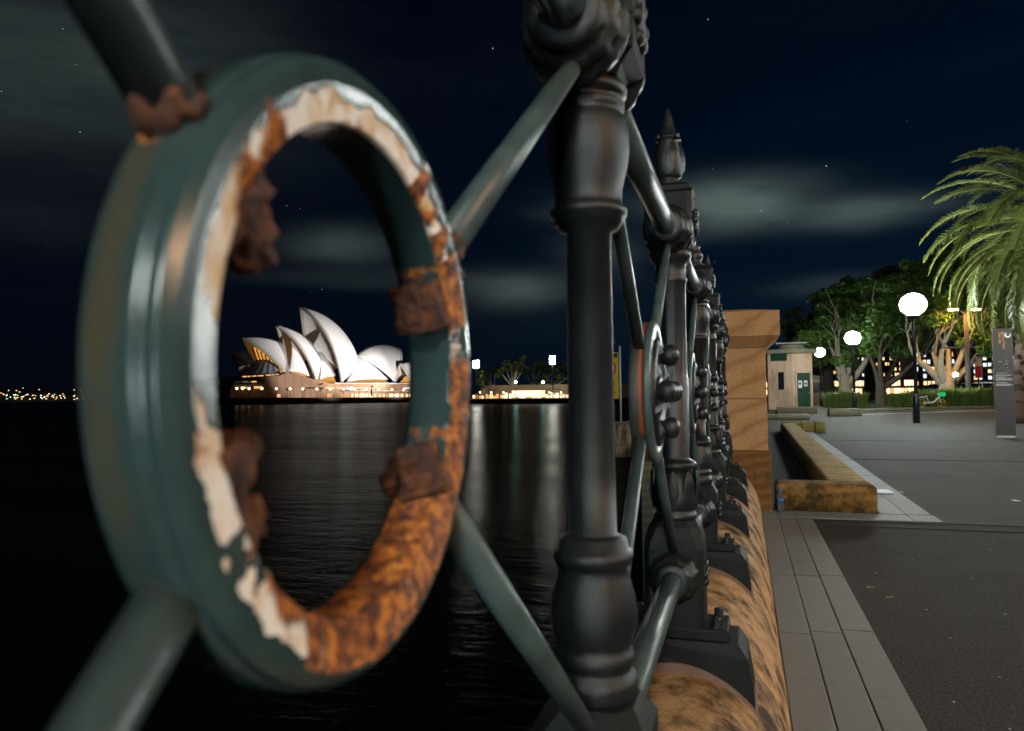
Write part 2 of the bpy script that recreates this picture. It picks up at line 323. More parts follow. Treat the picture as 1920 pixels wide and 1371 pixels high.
def podium_mat():
    m, t, p = new_mat('pink_granite_panels'); o = WP(t)
    w = N(t, 'ShaderNodeTexWave', wave_type='BANDS', bands_direction='X'); w.inputs['Scale'].default_value = .11; L(t, MAP(t, o, (1, .35, 0)), w.inputs['Vector'])
    c = MIX(t, RAMP(t, w.outputs[0], [(.86, 0.), (1., .6)]), (.27, .145, .075), (.14, .07, .035))
    c = MIX(t, M(t, 'MULTIPLY', NOISE(t, o, .2, 4), .4), c, (.17, .09, .045))
    L(t, c, p.inputs['Base Color']); p.inputs['Roughness'].default_value = .7; return m
MAT['podium'] = podium_mat()
MAT['sea_stone'] = flat('dark_seawall_stone', (.060, .045, .034), .9, scale=.5, bmp=.3, bdist=.1)
MAT['hill'] = flat('dark_wooded_hill', (.010, .013, .010), .95, scale=.01, bmp=0)
MAT['bottle'] = None

# ------------------------------------------------------------------ helpers: meshes and objects
class MB:
    def __init__(s): s.v = []; s.f = []; s.sm = []; s.col = None
    def add(s, verts, faces, smooth=False):
        o = len(s.v); s.v += [tuple(q) for q in verts]
        for f in faces: s.f.append(tuple(i+o for i in f)); s.sm.append(smooth)
        return s
    def box(s, x0, x1, y0, y1, z0, z1, M_=None):
        v = [Vector(q) for q in ((x0, y0, z0), (x1, y0, z0), (x1, y1, z0), (x0, y1, z0), (x0, y0, z1), (x1, y0, z1), (x1, y1, z1), (x0, y1, z1))]
        if M_: v = [M_ @ q for q in v]
        return s.add(v, [(0, 3, 2, 1), (4, 5, 6, 7), (0, 1, 5, 4), (1, 2, 6, 5), (2, 3, 7, 6), (3, 0, 4, 7)])
    def bevel_box(s, x0, x1, y0, y1, z0, z1, b, M_=None, seg=2):
        bm = bmesh.new(); bmesh.ops.create_cube(bm, size=1)
        for q in bm.verts: q.co = Vector(((x0+x1)/2+q.co.x*(x1-x0), (y0+y1)/2+q.co.y*(y1-y0), (z0+z1)/2+q.co.z*(z1-z0)))
        bmesh.ops.bevel(bm, geom=list(bm.edges), offset=b, segments=seg, affect='EDGES', profile=.5)
        bm.verts.index_update(); vs = [(M_ @ q.co if M_ else q.co.copy()) for q in bm.verts]; fs = [tuple(q.index for q in f.verts) for f in bm.faces]
        bm.free(); return s.add(vs, fs, False)
    def lathe(s, prof, n=28, cx=0, cy=0, flute=None, smooth=True, M_=None, caps=True):
        vs = []
        for (r, z) in prof:
            for i in range(n):
                a = 2*PI*i/n; rr = r
                if flute and flute[0] <= z <= flute[1]: rr = r*(1-flute[3]*(1 if (i % flute[2]) in (0, ) else (0.25 if flute[2] > 2 and (i % flute[2]) in (1, flute[2]-1) else 0)))
                q = Vector((cx+rr*math.cos(a), cy+rr*math.sin(a), z)); vs.append(M_ @ q if M_ else q)
        fs = [(k*n+i, k*n+(i+1) % n, (k+1)*n+(i+1) % n, (k+1)*n+i) for k in range(len(prof)-1) for i in range(n)]
        s.add(vs, fs, smooth)
        if caps:
            o = len(s.v)-len(vs)
            s.f.append(tuple(o+i for i in reversed(range(n)))); s.sm.append(False)
            k = (len(prof)-1)*n; s.f.append(tuple(o+k+i for i in range(n))); s.sm.append(False)
        return s
    def oct(s, secs, cx=0, cy=0):                  # stacked square sections with cut corners: (half_x, half_y, cut, z)
        vs = []
        for hx, hy, c, z in secs:
            for x, y in ((hx, -hy+c), (hx, hy-c), (hx-c, hy), (-hx+c, hy), (-hx, hy-c), (-hx, -hy+c), (-hx+c, -hy), (hx-c, -hy)): vs.append((cx+x, cy+y, z))
        m = len(secs); fs = [(k*8+i, k*8+(i+1) % 8, (k+1)*8+(i+1) % 8, (k+1)*8+i) for k in range(m-1) for i in range(8)]
        fs += [tuple(reversed(range(8))), tuple((m-1)*8+i for i in range(8))]
        return s.add(vs, fs)
    def tube(s, pts, rad, n=10, smooth=True, caps=True):
        pts = [Vector(p) for p in pts]; rads = rad if isinstance(rad, (list, tuple)) else [rad]*len(pts)
        vs = []; up = None
        for i, p in enumerate(pts):
            d = (pts[min(i+1, len(pts)-1)]-pts[max(i-1, 0)]).normalized()
            if up is None: up = d.orthogonal().normalized()
            up = (up-d*up.dot(d)).normalized(); w = d.cross(up)
            for k in range(n):
                a = 2*PI*k/n; vs.append(p+(up*math.cos(a)+w*math.sin(a))*rads[i])
        m = len(pts); fs = [(k*n+i, k*n+(i+1) % n, (k+1)*n+(i+1) % n, (k+1)*n+i) for k in range(m-1) for i in range(n)]
        s.add(vs, fs, smooth)
        if caps:
            o = len(s.v)-len(vs); s.f.append(tuple(o+i for i in reversed(range(n)))); s.sm.append(False)
            s.f.append(tuple(o+(m-1)*n+i for i in range(n))); s.sm.append(False)
        return s
    def sphere(s, c, r, n=12, sz=1.0, sx=1.0, sy=1.0, jit=0.0, seed=0):
        bm = bmesh.new(); bmesh.ops.create_icosphere(bm, subdivisions=n if n < 6 else 2, radius=1)
        vs = []
        for q in bm.verts:
            k = 1+jit*noise.noise(q.co*1.9+Vector((seed, seed*2.1, 0)))*2 if jit else 1
            vs.append((c[0]+q.co.x*r*sx*k, c[1]+q.co.y*r*sy*k, c[2]+q.co.z*r*sz*k))
        bm.verts.index_update(); fs = [tuple(q.index for q in f.verts) for f in bm.faces]; bm.free()
        return s.add(vs, fs, True)
    def prism(s, poly, a0, a1, f):                 # poly of (u,w); f(u,a,w) gives the point
        n = len(poly); vs = [f(u, a0, w) for u, w in poly]+[f(u, a1, w) for u, w in poly]
        return s.add(vs, [tuple(reversed(range(n))), tuple(range(n, 2*n))]+[(i, (i+1) % n, (i+1) % n+n, i+n) for i in range(n)])
    def mesh(s, name):
        me = bpy.data.meshes.new(name); me.from_pydata(s.v, [], s.f)
        me.polygons.foreach_set('use_smooth', s.sm); me.validate(); me.update(); return me
    def build(s, name, mat, parent=None, loc=None, fix=True):
        me = s.mesh(name)
        if fix:
            bm = bmesh.new(); bm.from_mesh(me); bmesh.ops.recalc_face_normals(bm, faces=bm.faces); bm.to_mesh(me); bm.free()
        return obj(name, me, mat, parent, loc)
def obj(name, me, mat, parent=None, loc=None):
    if mat and not me.materials: me.materials.append(MAT[mat] if isinstance(mat, str) else mat)
    o = bpy.data.objects.new(name, me); C.objects.link(o)
    if parent: o.parent = parent
    if loc is not None: o.location = loc
    return o
def tag(o, label=None, cat=None, group=None, kind=None):
    if label: o['label'] = label
    if cat: o['category'] = cat
    if group: o['group'] = group
    if kind: o['kind'] = kind
    return o
def thing(name, label, cat, loc=(0, 0, 0), rz=0, group=None):
    o = bpy.data.objects.new(name, None); C.objects.link(o); o.location = loc; o.rotation_euler = (0, 0, rz)
    return tag(o, label, cat, group)
def empty(name, parent, loc=(0, 0, 0)):
    o = bpy.data.objects.new(name, None); C.objects.link(o); o.parent = parent; o.location = loc; return o
def copy_tree(o, parent=None):
    c = o.copy(); C.objects.link(c); c.parent = parent
    for ch in list(o.children): copy_tree(ch, c)
    return c
def text(name, body, size, mat, parent, loc, rot=(0, 0, 0), extrude=.001, align='LEFT'):
    cu = bpy.data.curves.new(name, 'FONT'); cu.body = body; cu.size = size; cu.extrude = extrude; cu.align_x = align; cu.resolution_u = 2
    tmp = bpy.data.objects.new(name, cu); C.objects.link(tmp); bpy.context.view_layer.update()
    me = bpy.data.meshes.new_from_object(tmp.evaluated_get(bpy.context.evaluated_depsgraph_get())); bpy.data.objects.remove(tmp); me.materials.clear()
    o = obj(name, me, mat, parent, loc); o.rotation_euler = rot
    return o

# ================================================================== THE SETTING
WZ = -2.2                                  # water level
def gz(y): return 0.0 if y < 24 else (y-24)*.0062
water = MB().add([(-6000, -400, WZ), (2500, -400, WZ), (2500, 6000, WZ), (-6000, 6000, WZ)], [(0, 1, 2, 3)]).build('water', 'water'); tag(water, kind='structure')
# the quay land: asphalt sheet with a gentle rise; its far shore edge is left where the water begins
vs = []; fs = []
rows = [-14, 0, 4, 7.65, 14.7, 20, 24, 40, 60, 90, 140, 220, 420]
for y in rows:
    xl = .12 if y < 7.9 else (.15 if y < 26 else -3.0)
    vs += [(xl, y, gz(y)), (14, y, gz(y)), (400, y, gz(y))]
for i in range(len(rows)-1):
    for k in range(2): a = i*3+k; fs.append((a, a+1, a+4, a+3))
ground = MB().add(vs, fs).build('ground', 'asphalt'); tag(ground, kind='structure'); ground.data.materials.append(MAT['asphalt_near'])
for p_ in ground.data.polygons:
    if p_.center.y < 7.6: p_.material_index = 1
if ground.data.polygons[0].normal.z < 0: ground.data.flip_normals()
# the vertical face of the quay under the promenade
tag(MB().box(-.47, .10, -14, 7.85, WZ-1, -.004).build('quay_wall', 'sea_stone'), 'dark stone quay face below the rounded coping, down to the water', 'quay wall')
# saw-cut seams in the asphalt
sm = MB(); sm.box(.60, 14, 7.315, 7.345, .003, .006); sm.box(1.71, 14, 7.635, 7.66, .003, .006); sm.box(1.75, 14, 14.55, 14.58, .003, .006); sm.box(1.75, 14, 20.2, 20.23, .003, .006)
tag(sm.build('ground_seam_lines', 'joint'), kind='structure')

# --- granite paver strips
strip = MB().box(.128, .592, -2.0, 7.98, .002, .004).build('paver_strip_path', 'joint'); tag(strip, kind='structure')
pm = {}
def paver(x0, x1, y0, y1, par, mat='paver', z=.0):
    k = (round(x1-x0, 3), round(y1-y0, 3), mat)
    if k not in pm: pm[k] = MB().bevel_box(-(x1-x0)/2, (x1-x0)/2, -(y1-y0)/2, (y1-y0)/2, 0, .016, .0035, seg=1).mesh('paver')
    o = obj('paver', pm[k], mat, par, ((x0+x1)/2, (y0+y1)/2, z)); o.location.z += random.uniform(-.0012, .0012); return o
xs = [.134, .286, .437, .588]
for r_ in range(3):
    y = 7.62
    while y > -1.9:
        y0 = y-1.215+(0.02*r_); paver(xs[r_]+.002, xs[r_+1]-.002, y0+.003, y-.003, strip); y = y0
strip2 = MB().box(.24, 1.70, 7.63, 8.06, .002, .004).add([(1.24, 8.06, .004), (1.70, 8.06, .004), (1.96, 25, .006), (1.50, 25, .006)], [(0, 1, 2, 3)]).build('landing_edge_path', 'joint'); tag(strip2, kind='structure')
for (a, b) in ((.14, .286), (.288, .437), (.44, .98), (.984, 1.46)): paver(a, b, 7.66, 8.03, strip2, 'paver2')
paver(1.464, 1.70, 7.66, 8.03, strip2, 'paver2')
for i in range(14):
    y0 = 8.06+i*1.2; sh = (y0-8)*.015
    for r_ in range(2):
        o = paver(1.245+r_*.228, 1.245+r_*.228+.224, y0+.003, y0+1.194, strip2, 'paver2'); o.location.x += sh; o.rotation_euler.z = -.0155
# iron drain grate set in the strip
g = thing('drain_grate', 'small black slotted iron drain grate set in paving beside low wall', 'drain grate', (1.51, 9.75, .017))
MB().box(-.12, .12, -.16, .16, .0, .004).build('tray', 'black_metal', g)
for i in range(5): MB().box(-.11, .11, -.14+i*.065, -.115+i*.065, .004, .016).build('bar', 'silver', g)

# --- rounded sandstone coping along the water: one wall, stones as parts
cop = thing('seawall', 'long rounded sandstone seawall with dark streaks carrying the iron fence', 'seawall', (0, 0, 0))
FX = -.195                                 # the fence line
def coping_mesh(Ln, seed):
    nA, nY = 26, 14; vs = []
    for j in range(nY+1):
        y = Ln*j/nY; e = min(j, nY-j)/nY; cut = .006 if j in (0, nY) else 0
        for i in range(nA+1):
            a = PI*i/nA; k = noise.noise(Vector((math.cos(a)*1.8+seed, y*2.2, seed*3.3)))*.008 - cut
            x = (.325+k)*math.copysign(abs(math.cos(a))**.92, math.cos(a)); z = (.455+k)*abs(math.sin(a))**.95
            vs.append((FX+x, y, z))
    fs = [(j*(nA+1)+i, j*(nA+1)+i+1, (j+1)*(nA+1)+i+1, (j+1)*(nA+1)+i) for j in range(nY) for i in range(nA)]
    fs += [tuple(range(nA+1)), tuple(reversed([nY*(nA+1)+i for i in range(nA+1)]))]
    return MB().add(vs, fs, True)
y = -1.15
for i in range(7):
    Ln = 1.19 if i < 6 else 7.80-y
    coping_mesh(Ln-.006, i*1.7+.3).build('coping_stone', 'coping', cop, (0, y, 0)); y += 1.19

# ================================================================== THE IRON FENCE
T1, SP = .981, 1.1917
ZT, ZB = 1.66, .70                         # top and bottom rail
fence = thing('iron_fence', 'ornate dark green cast iron fence with roundels, posts and pipe rails on seawall', 'fence', (FX, 0, 0))
def base_meshes():
    lo = MB(); n = 15; vs = []                                     # lower tier: flared block, underside cut to the coping curve
    for yy in (-.085, .085):
        top = [(-.165, .535), (.165, .535)]
        bot = [(.205-.41*i/n, .455*math.sqrt(max(0, 1-((.205-.41*i/n)/.327)**2))+.012) for i in range(n+1)]
        pr = [(-.165, .535), (.165, .535), (.19, .50)] + [(.205, bot[0][1]+.03)] + bot + [(-.205, bot[-1][1]+.03), (-.19, .50)]
        vs.append([(x, yy*(1.0 if z > .53 else 1.12), z) for x, z in pr])
    m = len(vs[0]); lo.add(vs[0]+vs[1], [tuple(reversed(range(m))), tuple(range(m, 2*m))]+[(i, (i+1) % m, (i+1) % m+m, i+m) for i in range(m)])
    up = MB().bevel_box(-.142, .142, -.078, .078, .5351, .566, .004)
    mo = MB(); vs = []
    for yy in (-.100, .100):
        bot = [(.212-.424*i/n) for i in range(n+1)]
        vs += [(x, yy, .455*math.sqrt(max(0, 1-(x/.327)**2))+.022) for x in bot]+[(x, yy, .455*math.sqrt(max(0, 1-(x/.327)**2))-.02) for x in reversed(bot)]
    m = 2*(n+1); mo.add(vs, [tuple(reversed(range(m))), tuple(range(m, 2*m))]+[(i, (i+1) % m, (i+1) % m+m, i+m) for i in range(m)])
    bo = MB(); bo.lathe([(.017, .5662), (.017, .570), (.0125, .5702), (.0125, .589), (.010, .592)], 6, smooth=False)
    return lo.mesh('base_block'), up.mesh('base_plate'), mo.mesh('mortar_bed'), bo.mesh('base_bolt')
BASE = base_meshes()
def collar_mesh():                         # rosette collar round a rail where it enters a box, axis along -y
    pr = [(.070, 0), (.072, -.012), (.060, -.016), (.066, -.030), (.056, -.040), (.045, -.044), (.049, -.056), (.042, -.066), (.030, -.067)]
    mt = Matrix.Rotation(-PI/2, 4, 'X')
    return MB().lathe([(r, -z) for r, z in pr], 36, flute=(.010, .041, 3, .10), M_=mt.inverted()).mesh('collar')
COLLAR = collar_mesh()
def leafy(mb, z0, z1, r0, r1, n, lean=.0):  # a ring of raised acanthus leaves
    for i in range(n):
        a = 2*PI*i/n; vs = []; fs = []
        for j in range(6):
            f = j/5; z = z0+(z1-z0)*f; rr = r0+(r1-r0)*f+.008*math.sin(PI*f); w = .75*(PI/n)*math.sin(PI*(.18+.74*f))
            for k in (-1, 0, 1):
                b = a+k*w; q = rr+(.006 if k == 0 else 0)+(.010*f*f if lean else 0); vs.append((q*math.cos(b), q*math.sin(b), z))
        fs = [(j*3+k, j*3+k+1, j*3+k+4, j*3+k+3) for j in range(5) for k in range(2)]
        mb.add(vs, fs, True)
def post_parts(kind):
    out = []
    if kind == 'turned':
        b = MB().oct([(.072, .072, .012, .5661), (.072, .072, .012, .735), (.074, .074, .016, .745), (.074, .074, .016, .775), (.060, .060, .022, .800), (.054, .054, .022, .808)]); out.append(('lower_box', b))
        s = MB().lathe([(.050, .806), (.054, .815), (.0555, .826), (.054, .838), (.048, .843), (.047, .848), (.051, .853), (.0525, .861), (.050, .869), (.046, .873), (.050, .880), (.0555, .898), (.0565, .915), (.054, .937), (.0475, .962), (.0445, .972), (.046, .977),
                        (.050, .980), (.052, .988), (.0515, .996), (.047, .998), (.044, 1.012), (.036, 1.016), (.0315, 1.018), (.0305, 1.10), (.0300, 1.416), (.040, 1.420), (.043, 1.427), (.046, 1.428), (.0475, 1.436), (.051, 1.438), (.052, 1.446), (.046, 1.450),
                        (.0445, 1.46), (.046, 1.475), (.0535, 1.505), (.0565, 1.528), (.0555, 1.555), (.049, 1.571), (.047, 1.575), (.050, 1.579), (.051, 1.587), (.047, 1.592), (.048, 1.595), (.0535, 1.598), (.0545, 1.607), (.050, 1.614), (.046, 1.618)], 40); out.append(('shaft', s))
        u = MB().oct([(.046, .046, .018, 1.616), (.052, .052, .020, 1.628), (.070, .066, .016, 1.640), (.072, .068, .012, 1.652), (.072, .068, .012, 1.672), (.068, .064, .012, 1.676), (.072, .068, .012, 1.682), (.072, .068, .012, 1.735), (.060, .058, .012, 1.75), (.040, .040, .014, 1.762)]); out.append(('upper_box', u))
        f = MB().lathe([(.036, 1.760), (.040, 1.766), (.030, 1.772), (.026, 1.782), (.034, 1.794), (.036, 1.808), (.026, 1.825), (.020, 1.838), (.024, 1.842), (.017, 1.852), (.008, 1.868), (.003, 1.882)], 20); out.append(('finial', f))
    else:
        b = MB().oct([(.080, .080, .014, .5661), (.080, .080, .014, .775), (.078, .078, .020, .800), (.070, .070, .026, .832), (.058, .058, .026, .850)]); out.append(('lower_box', b))
        s = MB().lathe([(.056, .849), (.060, .856), (.058, .866), (.052, .871), (.056, .878), (.062, .895), (.062, .915), (.055, .945), (.047, .975), (.050, .985), (.062, .992), (.064, 1.002), (.058, 1.010), (.046, 1.016), (.0445, 1.022), (.0445, 1.245), (.0420, 1.25), (.0420, 1.26), (.0415, 1.512),
                        (.045, 1.518), (.047, 1.526), (.043, 1.532), (.043, 1.568), (.048, 1.574), (.056, 1.584), (.060, 1.592), (.058, 1.606), (.052, 1.612)], 48, flute=(1.255, 1.511, 4, .13))
        leafy(s, .880, .985, .056, .050, 8, .01); out.append(('shaft', s))
        u = MB().oct([(.050, .050, .018, 1.611), (.064, .060, .016, 1.622), (.066, .062, .012, 1.636), (.062, .058, .012, 1.640), (.066, .062, .012, 1.646), (.066, .062, .012, 1.765), (.070, .066, .012, 1.772), (.070, .066, .012, 1.784), (.052, .050, .014, 1.796), (.036, .036, .012, 1.800)]); out.append(('upper_box', u))
        f = MB().lathe([(.032, 1.798), (.034, 1.806), (.027, 1.812), (.027, 1.818), (.036, 1.822), (.038, 1.828), (.041, 1.842), (.042, 1.856), (.037, 1.89), (.030, 1.922), (.029, 1.930), (.036, 1.932), (.036, 1.938), (.026, 1.941), (.019, 1.972), (.009, 2.012), (.003, 2.028), (.001, 2.030)], 24)
        leafy(f, 1.835, 1.928, .039, .027, 6); out.append(('spire', f))
        for a in range(4): out.append(('thorn', MB().box(-.006, .006, .030, .044, 1.930, 1.940, Matrix.Rotation(a*PI/2+PI/4, 4, 'Z'))))
    return [(n, m.mesh(n)) for n, m in out]
def fix_normals(me):
    bm = bmesh.new(); bm.from_mesh(me); bmesh.ops.recalc_face_normals(bm, faces=bm.faces); bm.to_mesh(me); bm.free()
PM = {k: post_parts(k) for k in ('turned', 'spire')}
for k in PM:
    for n, me in PM[k]: fix_normals(me)
for me in BASE+(COLLAR,): fix_normals(me)
posts = []
for i in range(-1, 6):
    kind = 'turned' if i % 2 == 0 else 'spire'
    p = empty('fence_post', fence, (0, T1+SP*i, 0)); posts.append(T1+SP*i)
    p['label'] = 'turned round post with two bulbous swellings' if kind == 'turned' else 'fluted post topped by a leafy pointed spire'
    for n, me in PM[kind]: obj(n, me, 'iron_matt' if 'box' in n else 'iron', p)
    obj('base_block', BASE[0], 'iron_matt', p); obj('base_plate', BASE[1], 'iron_matt', p); obj('mortar_bed', BASE[2], 'mortar', p)
    for sx in (-1, 1):
        for sy in (-1, 1): obj('base_bolt', BASE[3], 'iron', p, (sx*.112, sy*.050, 0))
    hb = .068 if kind == 'turned' else .062
    for z in (ZT, ZB):
        for sgn in (-1, 1):
            c_ = obj('collar', COLLAR, 'iron', p, (0, sgn*(hb if z == ZT else hb+.012), z))
            if sgn > 0: c_.rotation_euler = (0, 0, PI)
    # rosette bosses on the land side of the boxes
    for z, hx in ((ZT+.03, .070), (ZB, .078)):
        me = MB(); me.sphere((hx, 0, z), .030, 3, 1, .35, 1)
        for a in range(6): me.sphere((hx+.004, .026*math.cos(a*PI/3), z+.026*math.sin(a*PI/3)), .012, 2, 1, .7, 1)
        me.build('rosette', 'iron', p)

# --- the roundels
RC0 = Vector((0, .3396, 1.2134))
def ring_mesh():
    """outer band, rounded shoulder, land face, wide worn bevel, inner wall. x>0 is the land side."""
    ro, ri, hw = .1510, .1200, .0180
    prof = []
    def seg(a, b, n, e=0):
        for i in range(n): f = i/n; prof.append((a[0]+(b[0]-a[0])*f, a[1]+(b[1]-a[1])*f))
    seg((-hw, ri+.002), (-hw, ro-.004), 6); seg((-hw, ro-.004), (-hw+.004, ro), 4); seg((-hw+.004, ro), (.006, ro), 9); seg((.006, ro), (.009, ro-.0022), 3); seg((.009, ro-.0022), (.0135, ro-.0022), 4)
    seg((.0135, ro-.0022), (hw, ro-.007), 5); seg((hw, ro-.007), (hw+.0005, ro-.0135), 6); seg((hw+.0005, ro-.0135), (hw-.0030, ri+.0012), 14); seg((hw-.0030, ri+.0012), (hw-.0048, ri), 4); seg((hw-.0048, ri), (-hw+.003, ri), 16); seg((-hw+.003, ri), (-hw, ri+.002), 3)
    nA = 400; nP = len(prof); vs = []; cols = []
    for j in range(nA):
        a = 2*PI*j/nA; deg = math.degrees(a)              # 0 = far along the fence, 90 = up
        for i, (x, r) in enumerate(prof):
            ca, sa = math.cos(a), math.sin(a)
            q = Vector((x*26, ca*4.5, sa*4.5)); n1 = noise.fractal(q*1.3, 1, 2, 5); n2 = noise.noise(Vector((ca*3, sa*3, x*10+5)))
            onbev = x > .004 and r < ro-.0125 and r > ri+.0004; inner = r <= ri+.0006 and x > -hw+.001
            prim = 0.0; rust = 0.0; stain = 0.0
            if onbev or (x > .012 and r < ro-.0085):
                f = (ro-.0125-r)/(ro-.0125-ri)
                jag = noise.fractal(Vector((ca*9, sa*9, 2.2)), 1, 2, 4)*.5
                prim = .85+.2*n2 if r < ro-(.0195 if deg < 105 or deg > 275 else (.0165 if deg < 190 else .0125))+.0065*jag else 0.0
                if -75 < deg-360*(deg > 180) < 32: prim -= .45
                dj = deg+16*jag+(r-ri)*300
                if 174 < dj < 192 or 214 < dj < 221: prim -= .6
                # rust eats the bevel: bottom, bottom right, right, and two pockets upper left
                d = deg-360*(deg > 180)
                if -118 < d < 36: rust = .66+.45*n1+(.25 if -108 < d < -20 else 0)+.1*f
                if 36 <= d < 70: rust = .12+.75*n1+.25*f
                if 128 < deg < 156: rust = .25+.55*f+.6*n1
                if 215 < deg < 250: rust = max(rust, -.15+.7*f+.6*n1)
            elif inner:
                d = deg-360*(deg > 180)
                if -122 < d < -28: rust = 1.0+.2*n1
                elif -28 <= d < 36: rust = .12+.65*n1 if d < 12 else .40+.7*n1
                elif 128 < deg < 160 or 196 < deg < 240: rust = .6+.6*n1
            elif x > .013 and r < ro-.0035:
                d = deg-360*(deg > 180)
                if -112 < d < -15: rust = .30+.75*n1+(ro-r-.0035)*40
            elif r > ro-.004:
                mid = 1-min(1, abs(x+.006)/.010)
                if 125 < deg < 235: stain = max(0, min(1, mid*1.3))*(1-abs(deg-172)/64)
                stain = max(0, stain+.25*n1)
                if 126 < deg < 150: rust = .50*mid+.5*n1
                if 215 < deg < 232: rust = .25*mid+.4*n1
                if -60 < deg-360*(deg > 180) < 60: rust = .1+.5*n1
            dr = 0
            if rust > .45: dr = .0011*noise.fractal(q*4, 1, 2, 4)-.0007*max(0, min(1, rust))
            elif prim > .5: dr = -.0004
            if inner and rust > .5: dr = dr*2.2+.0008
            k = 1 if r > (ro+ri)/2 else -1
            rr = r+dr*(1 if not inner else -1); xx = x+(dr if x > .01 else 0)
            vs.append((xx, rr*ca, rr*sa)); cols.append((max(0, min(1, prim)), max(0, min(1, rust)), max(0, min(1, stain)), 1))
    fs = [(j*nP+i, j*nP+(i+1) % nP, ((j+1) % nA)*nP+(i+1) % nP, ((j+1) % nA)*nP+i) for j in range(nA) for i in range(nP)]
    mb = MB().add(vs, fs, True); me = mb.mesh('ring')
    ca_ = me.color_attributes.new('wear', 'FLOAT_COLOR', 'POINT'); ca_.data.foreach_set('color', [c for q in cols for c in q])
    fix_normals(me); return me
ring = obj('roundel_ring', ring_mesh(), 'ring', fence, RC0); ring['label'] = 'large corroded ring with flaking green paint, bare primer and orange rust'
ring.rotation_euler = (0, 0, .0257)
def lump(name, parts, ang, rad, xo, par, tw=0, sc_=1.0):       # rusty remains on the inner wall of the ring
    mb = MB()
    for fn in parts: fn(mb)
    # local frame: z = inward (to the centre), x = ring axis, y = along the wall
    ca, sa = math.cos(ang), math.sin(ang)
    inw = Vector((0, -ca, -sa)); ax = Vector((1, 0, 0)); al = inw.cross(ax)
    ctr = Vector((xo, rad*ca, rad*sa)); out = []
    for q in mb.v:
        q = Vector(q); q = Matrix.Rotation(tw, 3, 'Z') @ q
        k = noise.fractal(q*85+Vector((ang*5, 3, 1)), 1, 2, 6)*.0038+noise.noise(q*240)*.0013
        q = q*sc_; w = ctr+ax*q.x+al*q.y+inw*q.z; out.append(w+(w-ctr-inw*.01).normalized()*k)
    mb.v = [tuple(q) for q in out]; return mb.build(name, 'rust_dark', par)
def dense(fn, cuts=5):
    def f(mb):
        t_ = MB(); fn(t_); bm = bmesh.new(); me = t_.mesh('t'); bm.from_mesh(me)
        bmesh.ops.subdivide_edges(bm, edges=list(bm.edges), cuts=cuts, use_grid_fill=True); bmesh.ops.triangulate(bm, faces=bm.faces)
        bm.verts.index_update(); mb.add([q.co.copy() for q in bm.verts], [tuple(q.index for q in g_.verts) for g_ in bm.faces], True); bm.free(); bpy.data.meshes.remove(me)
        mb.sm = [False]*len(mb.f)
    return f
RI = .1205
hexnut = lambda r, h, z=0: (lambda m: m.lathe([(r, z), (r*1.04, z+h*.4), (r*.86, z+h)], 6, smooth=False))
lump('seized_nut', [dense(lambda m: m.box(-.015, .014, -.020, .017, -.003, .009)), dense(hexnut(.0165, .020, .008)), dense(hexnut(.010, .010, .027), 2)], R(150), RI, .002, ring, .3, .9)
lump('rust_block', [dense(lambda m: m.box(-.017, .014, -.015, .015, -.003, .014)), dense(lambda m: m.box(-.014, .006, -.012, .012, .012, .022))], R(23), RI, -.001, ring, .15)
lump('seized_nut', [dense(lambda m: m.box(-.017, .016, -.017, .016, -.003, .008)), dense(hexnut(.0150, .010, .007)), dense(hexnut(.0085, .012, .015), 2), dense(lambda m: m.box(-.022, -.014, -.008, .003, .002, .016), 2)], R(-32), RI, -.001, ring, .5)
lump('torn_bracket', [dense(lambda m: m.box(-.012, .013, -.012, .034, -.003, .011)), dense(lambda m: m.box(-.011, .012, -.034, -.008, .0, .020)), dense(lambda m: m.box(-.009, .011, .004, .030, .010, .026)), dense(lambda m: m.add([(-.010, -.026, .012), (.012, -.026, .012), (.013, -.010, .014), (-.010, -.010, .014), (-.008, -.022, .040), (.009, -.018, .036)], [(0, 1, 5, 4), (1, 2, 5), (2, 3, 4, 5), (3, 0, 4), (0, 3, 2, 1)]), 2)], R(208), RI, .002, ring, .2, .8)
# intact roundels in the further bays: band, flange, disc with studs
def roundel():
    bnd = MB().lathe([(.118, -.018), (.142, -.018), (.145, -.014), (.145, .006), (.140, .010), (.118, .010), (.118, -.018)], 64, caps=False, M_=Matrix.Rotation(PI/2, 4, 'Y'))
    fl = MB().lathe([(.112, .010), (.146, .0105), (.148, .014), (.148, .020), (.143, .024), (.112, .024), (.112, .010)], 64, caps=False, M_=Matrix.Rotation(PI/2, 4, 'Y'))
    dc = MB().lathe([(.113, .012), (.113, .026), (.104, .032), (.088, .030), (.070, .033), (.062, .028), (.030, .030), (.001, .033)], 48, M_=Matrix.Rotation(PI/2, 4, 'Y'))
    for a in range(8): dc.lathe([(.001, .0), (.03, .001), (.001, .012)], 5, smooth=False, M_=Matrix.Rotation(PI/2, 4, 'Y') @ Matrix.Translation((.088*math.cos(a*PI/4+.4), .088*math.sin(a*PI/4+.4), .028)))
    st = MB().lathe([(.015, .026), (.016, .034), (.021, .040), (.023, .050), (.020, .060), (.011, .066), (.001, .068)], 18, M_=Matrix.Rotation(PI/2, 4, 'Y'))
    ms = [x.mesh(n) for x, n in ((bnd, 'band'), (fl, 'flange'), (dc, 'disc'), (st, 'stud'))]
    for m_ in ms: fix_normals(m_)
    return ms
RM = roundel()
MAT['band_rust'] = iron_mat('rust_streaked_paint', (.03, .034, .030))
_t = MAT['band_rust'].node_tree; _p = _t.nodes['Principled BSDF']; _src = _p.inputs['Base Color'].links[0].from_socket
_s = N(_t, 'ShaderNodeSeparateXYZ'); L(_t, OC(_t), _s.inputs[0])
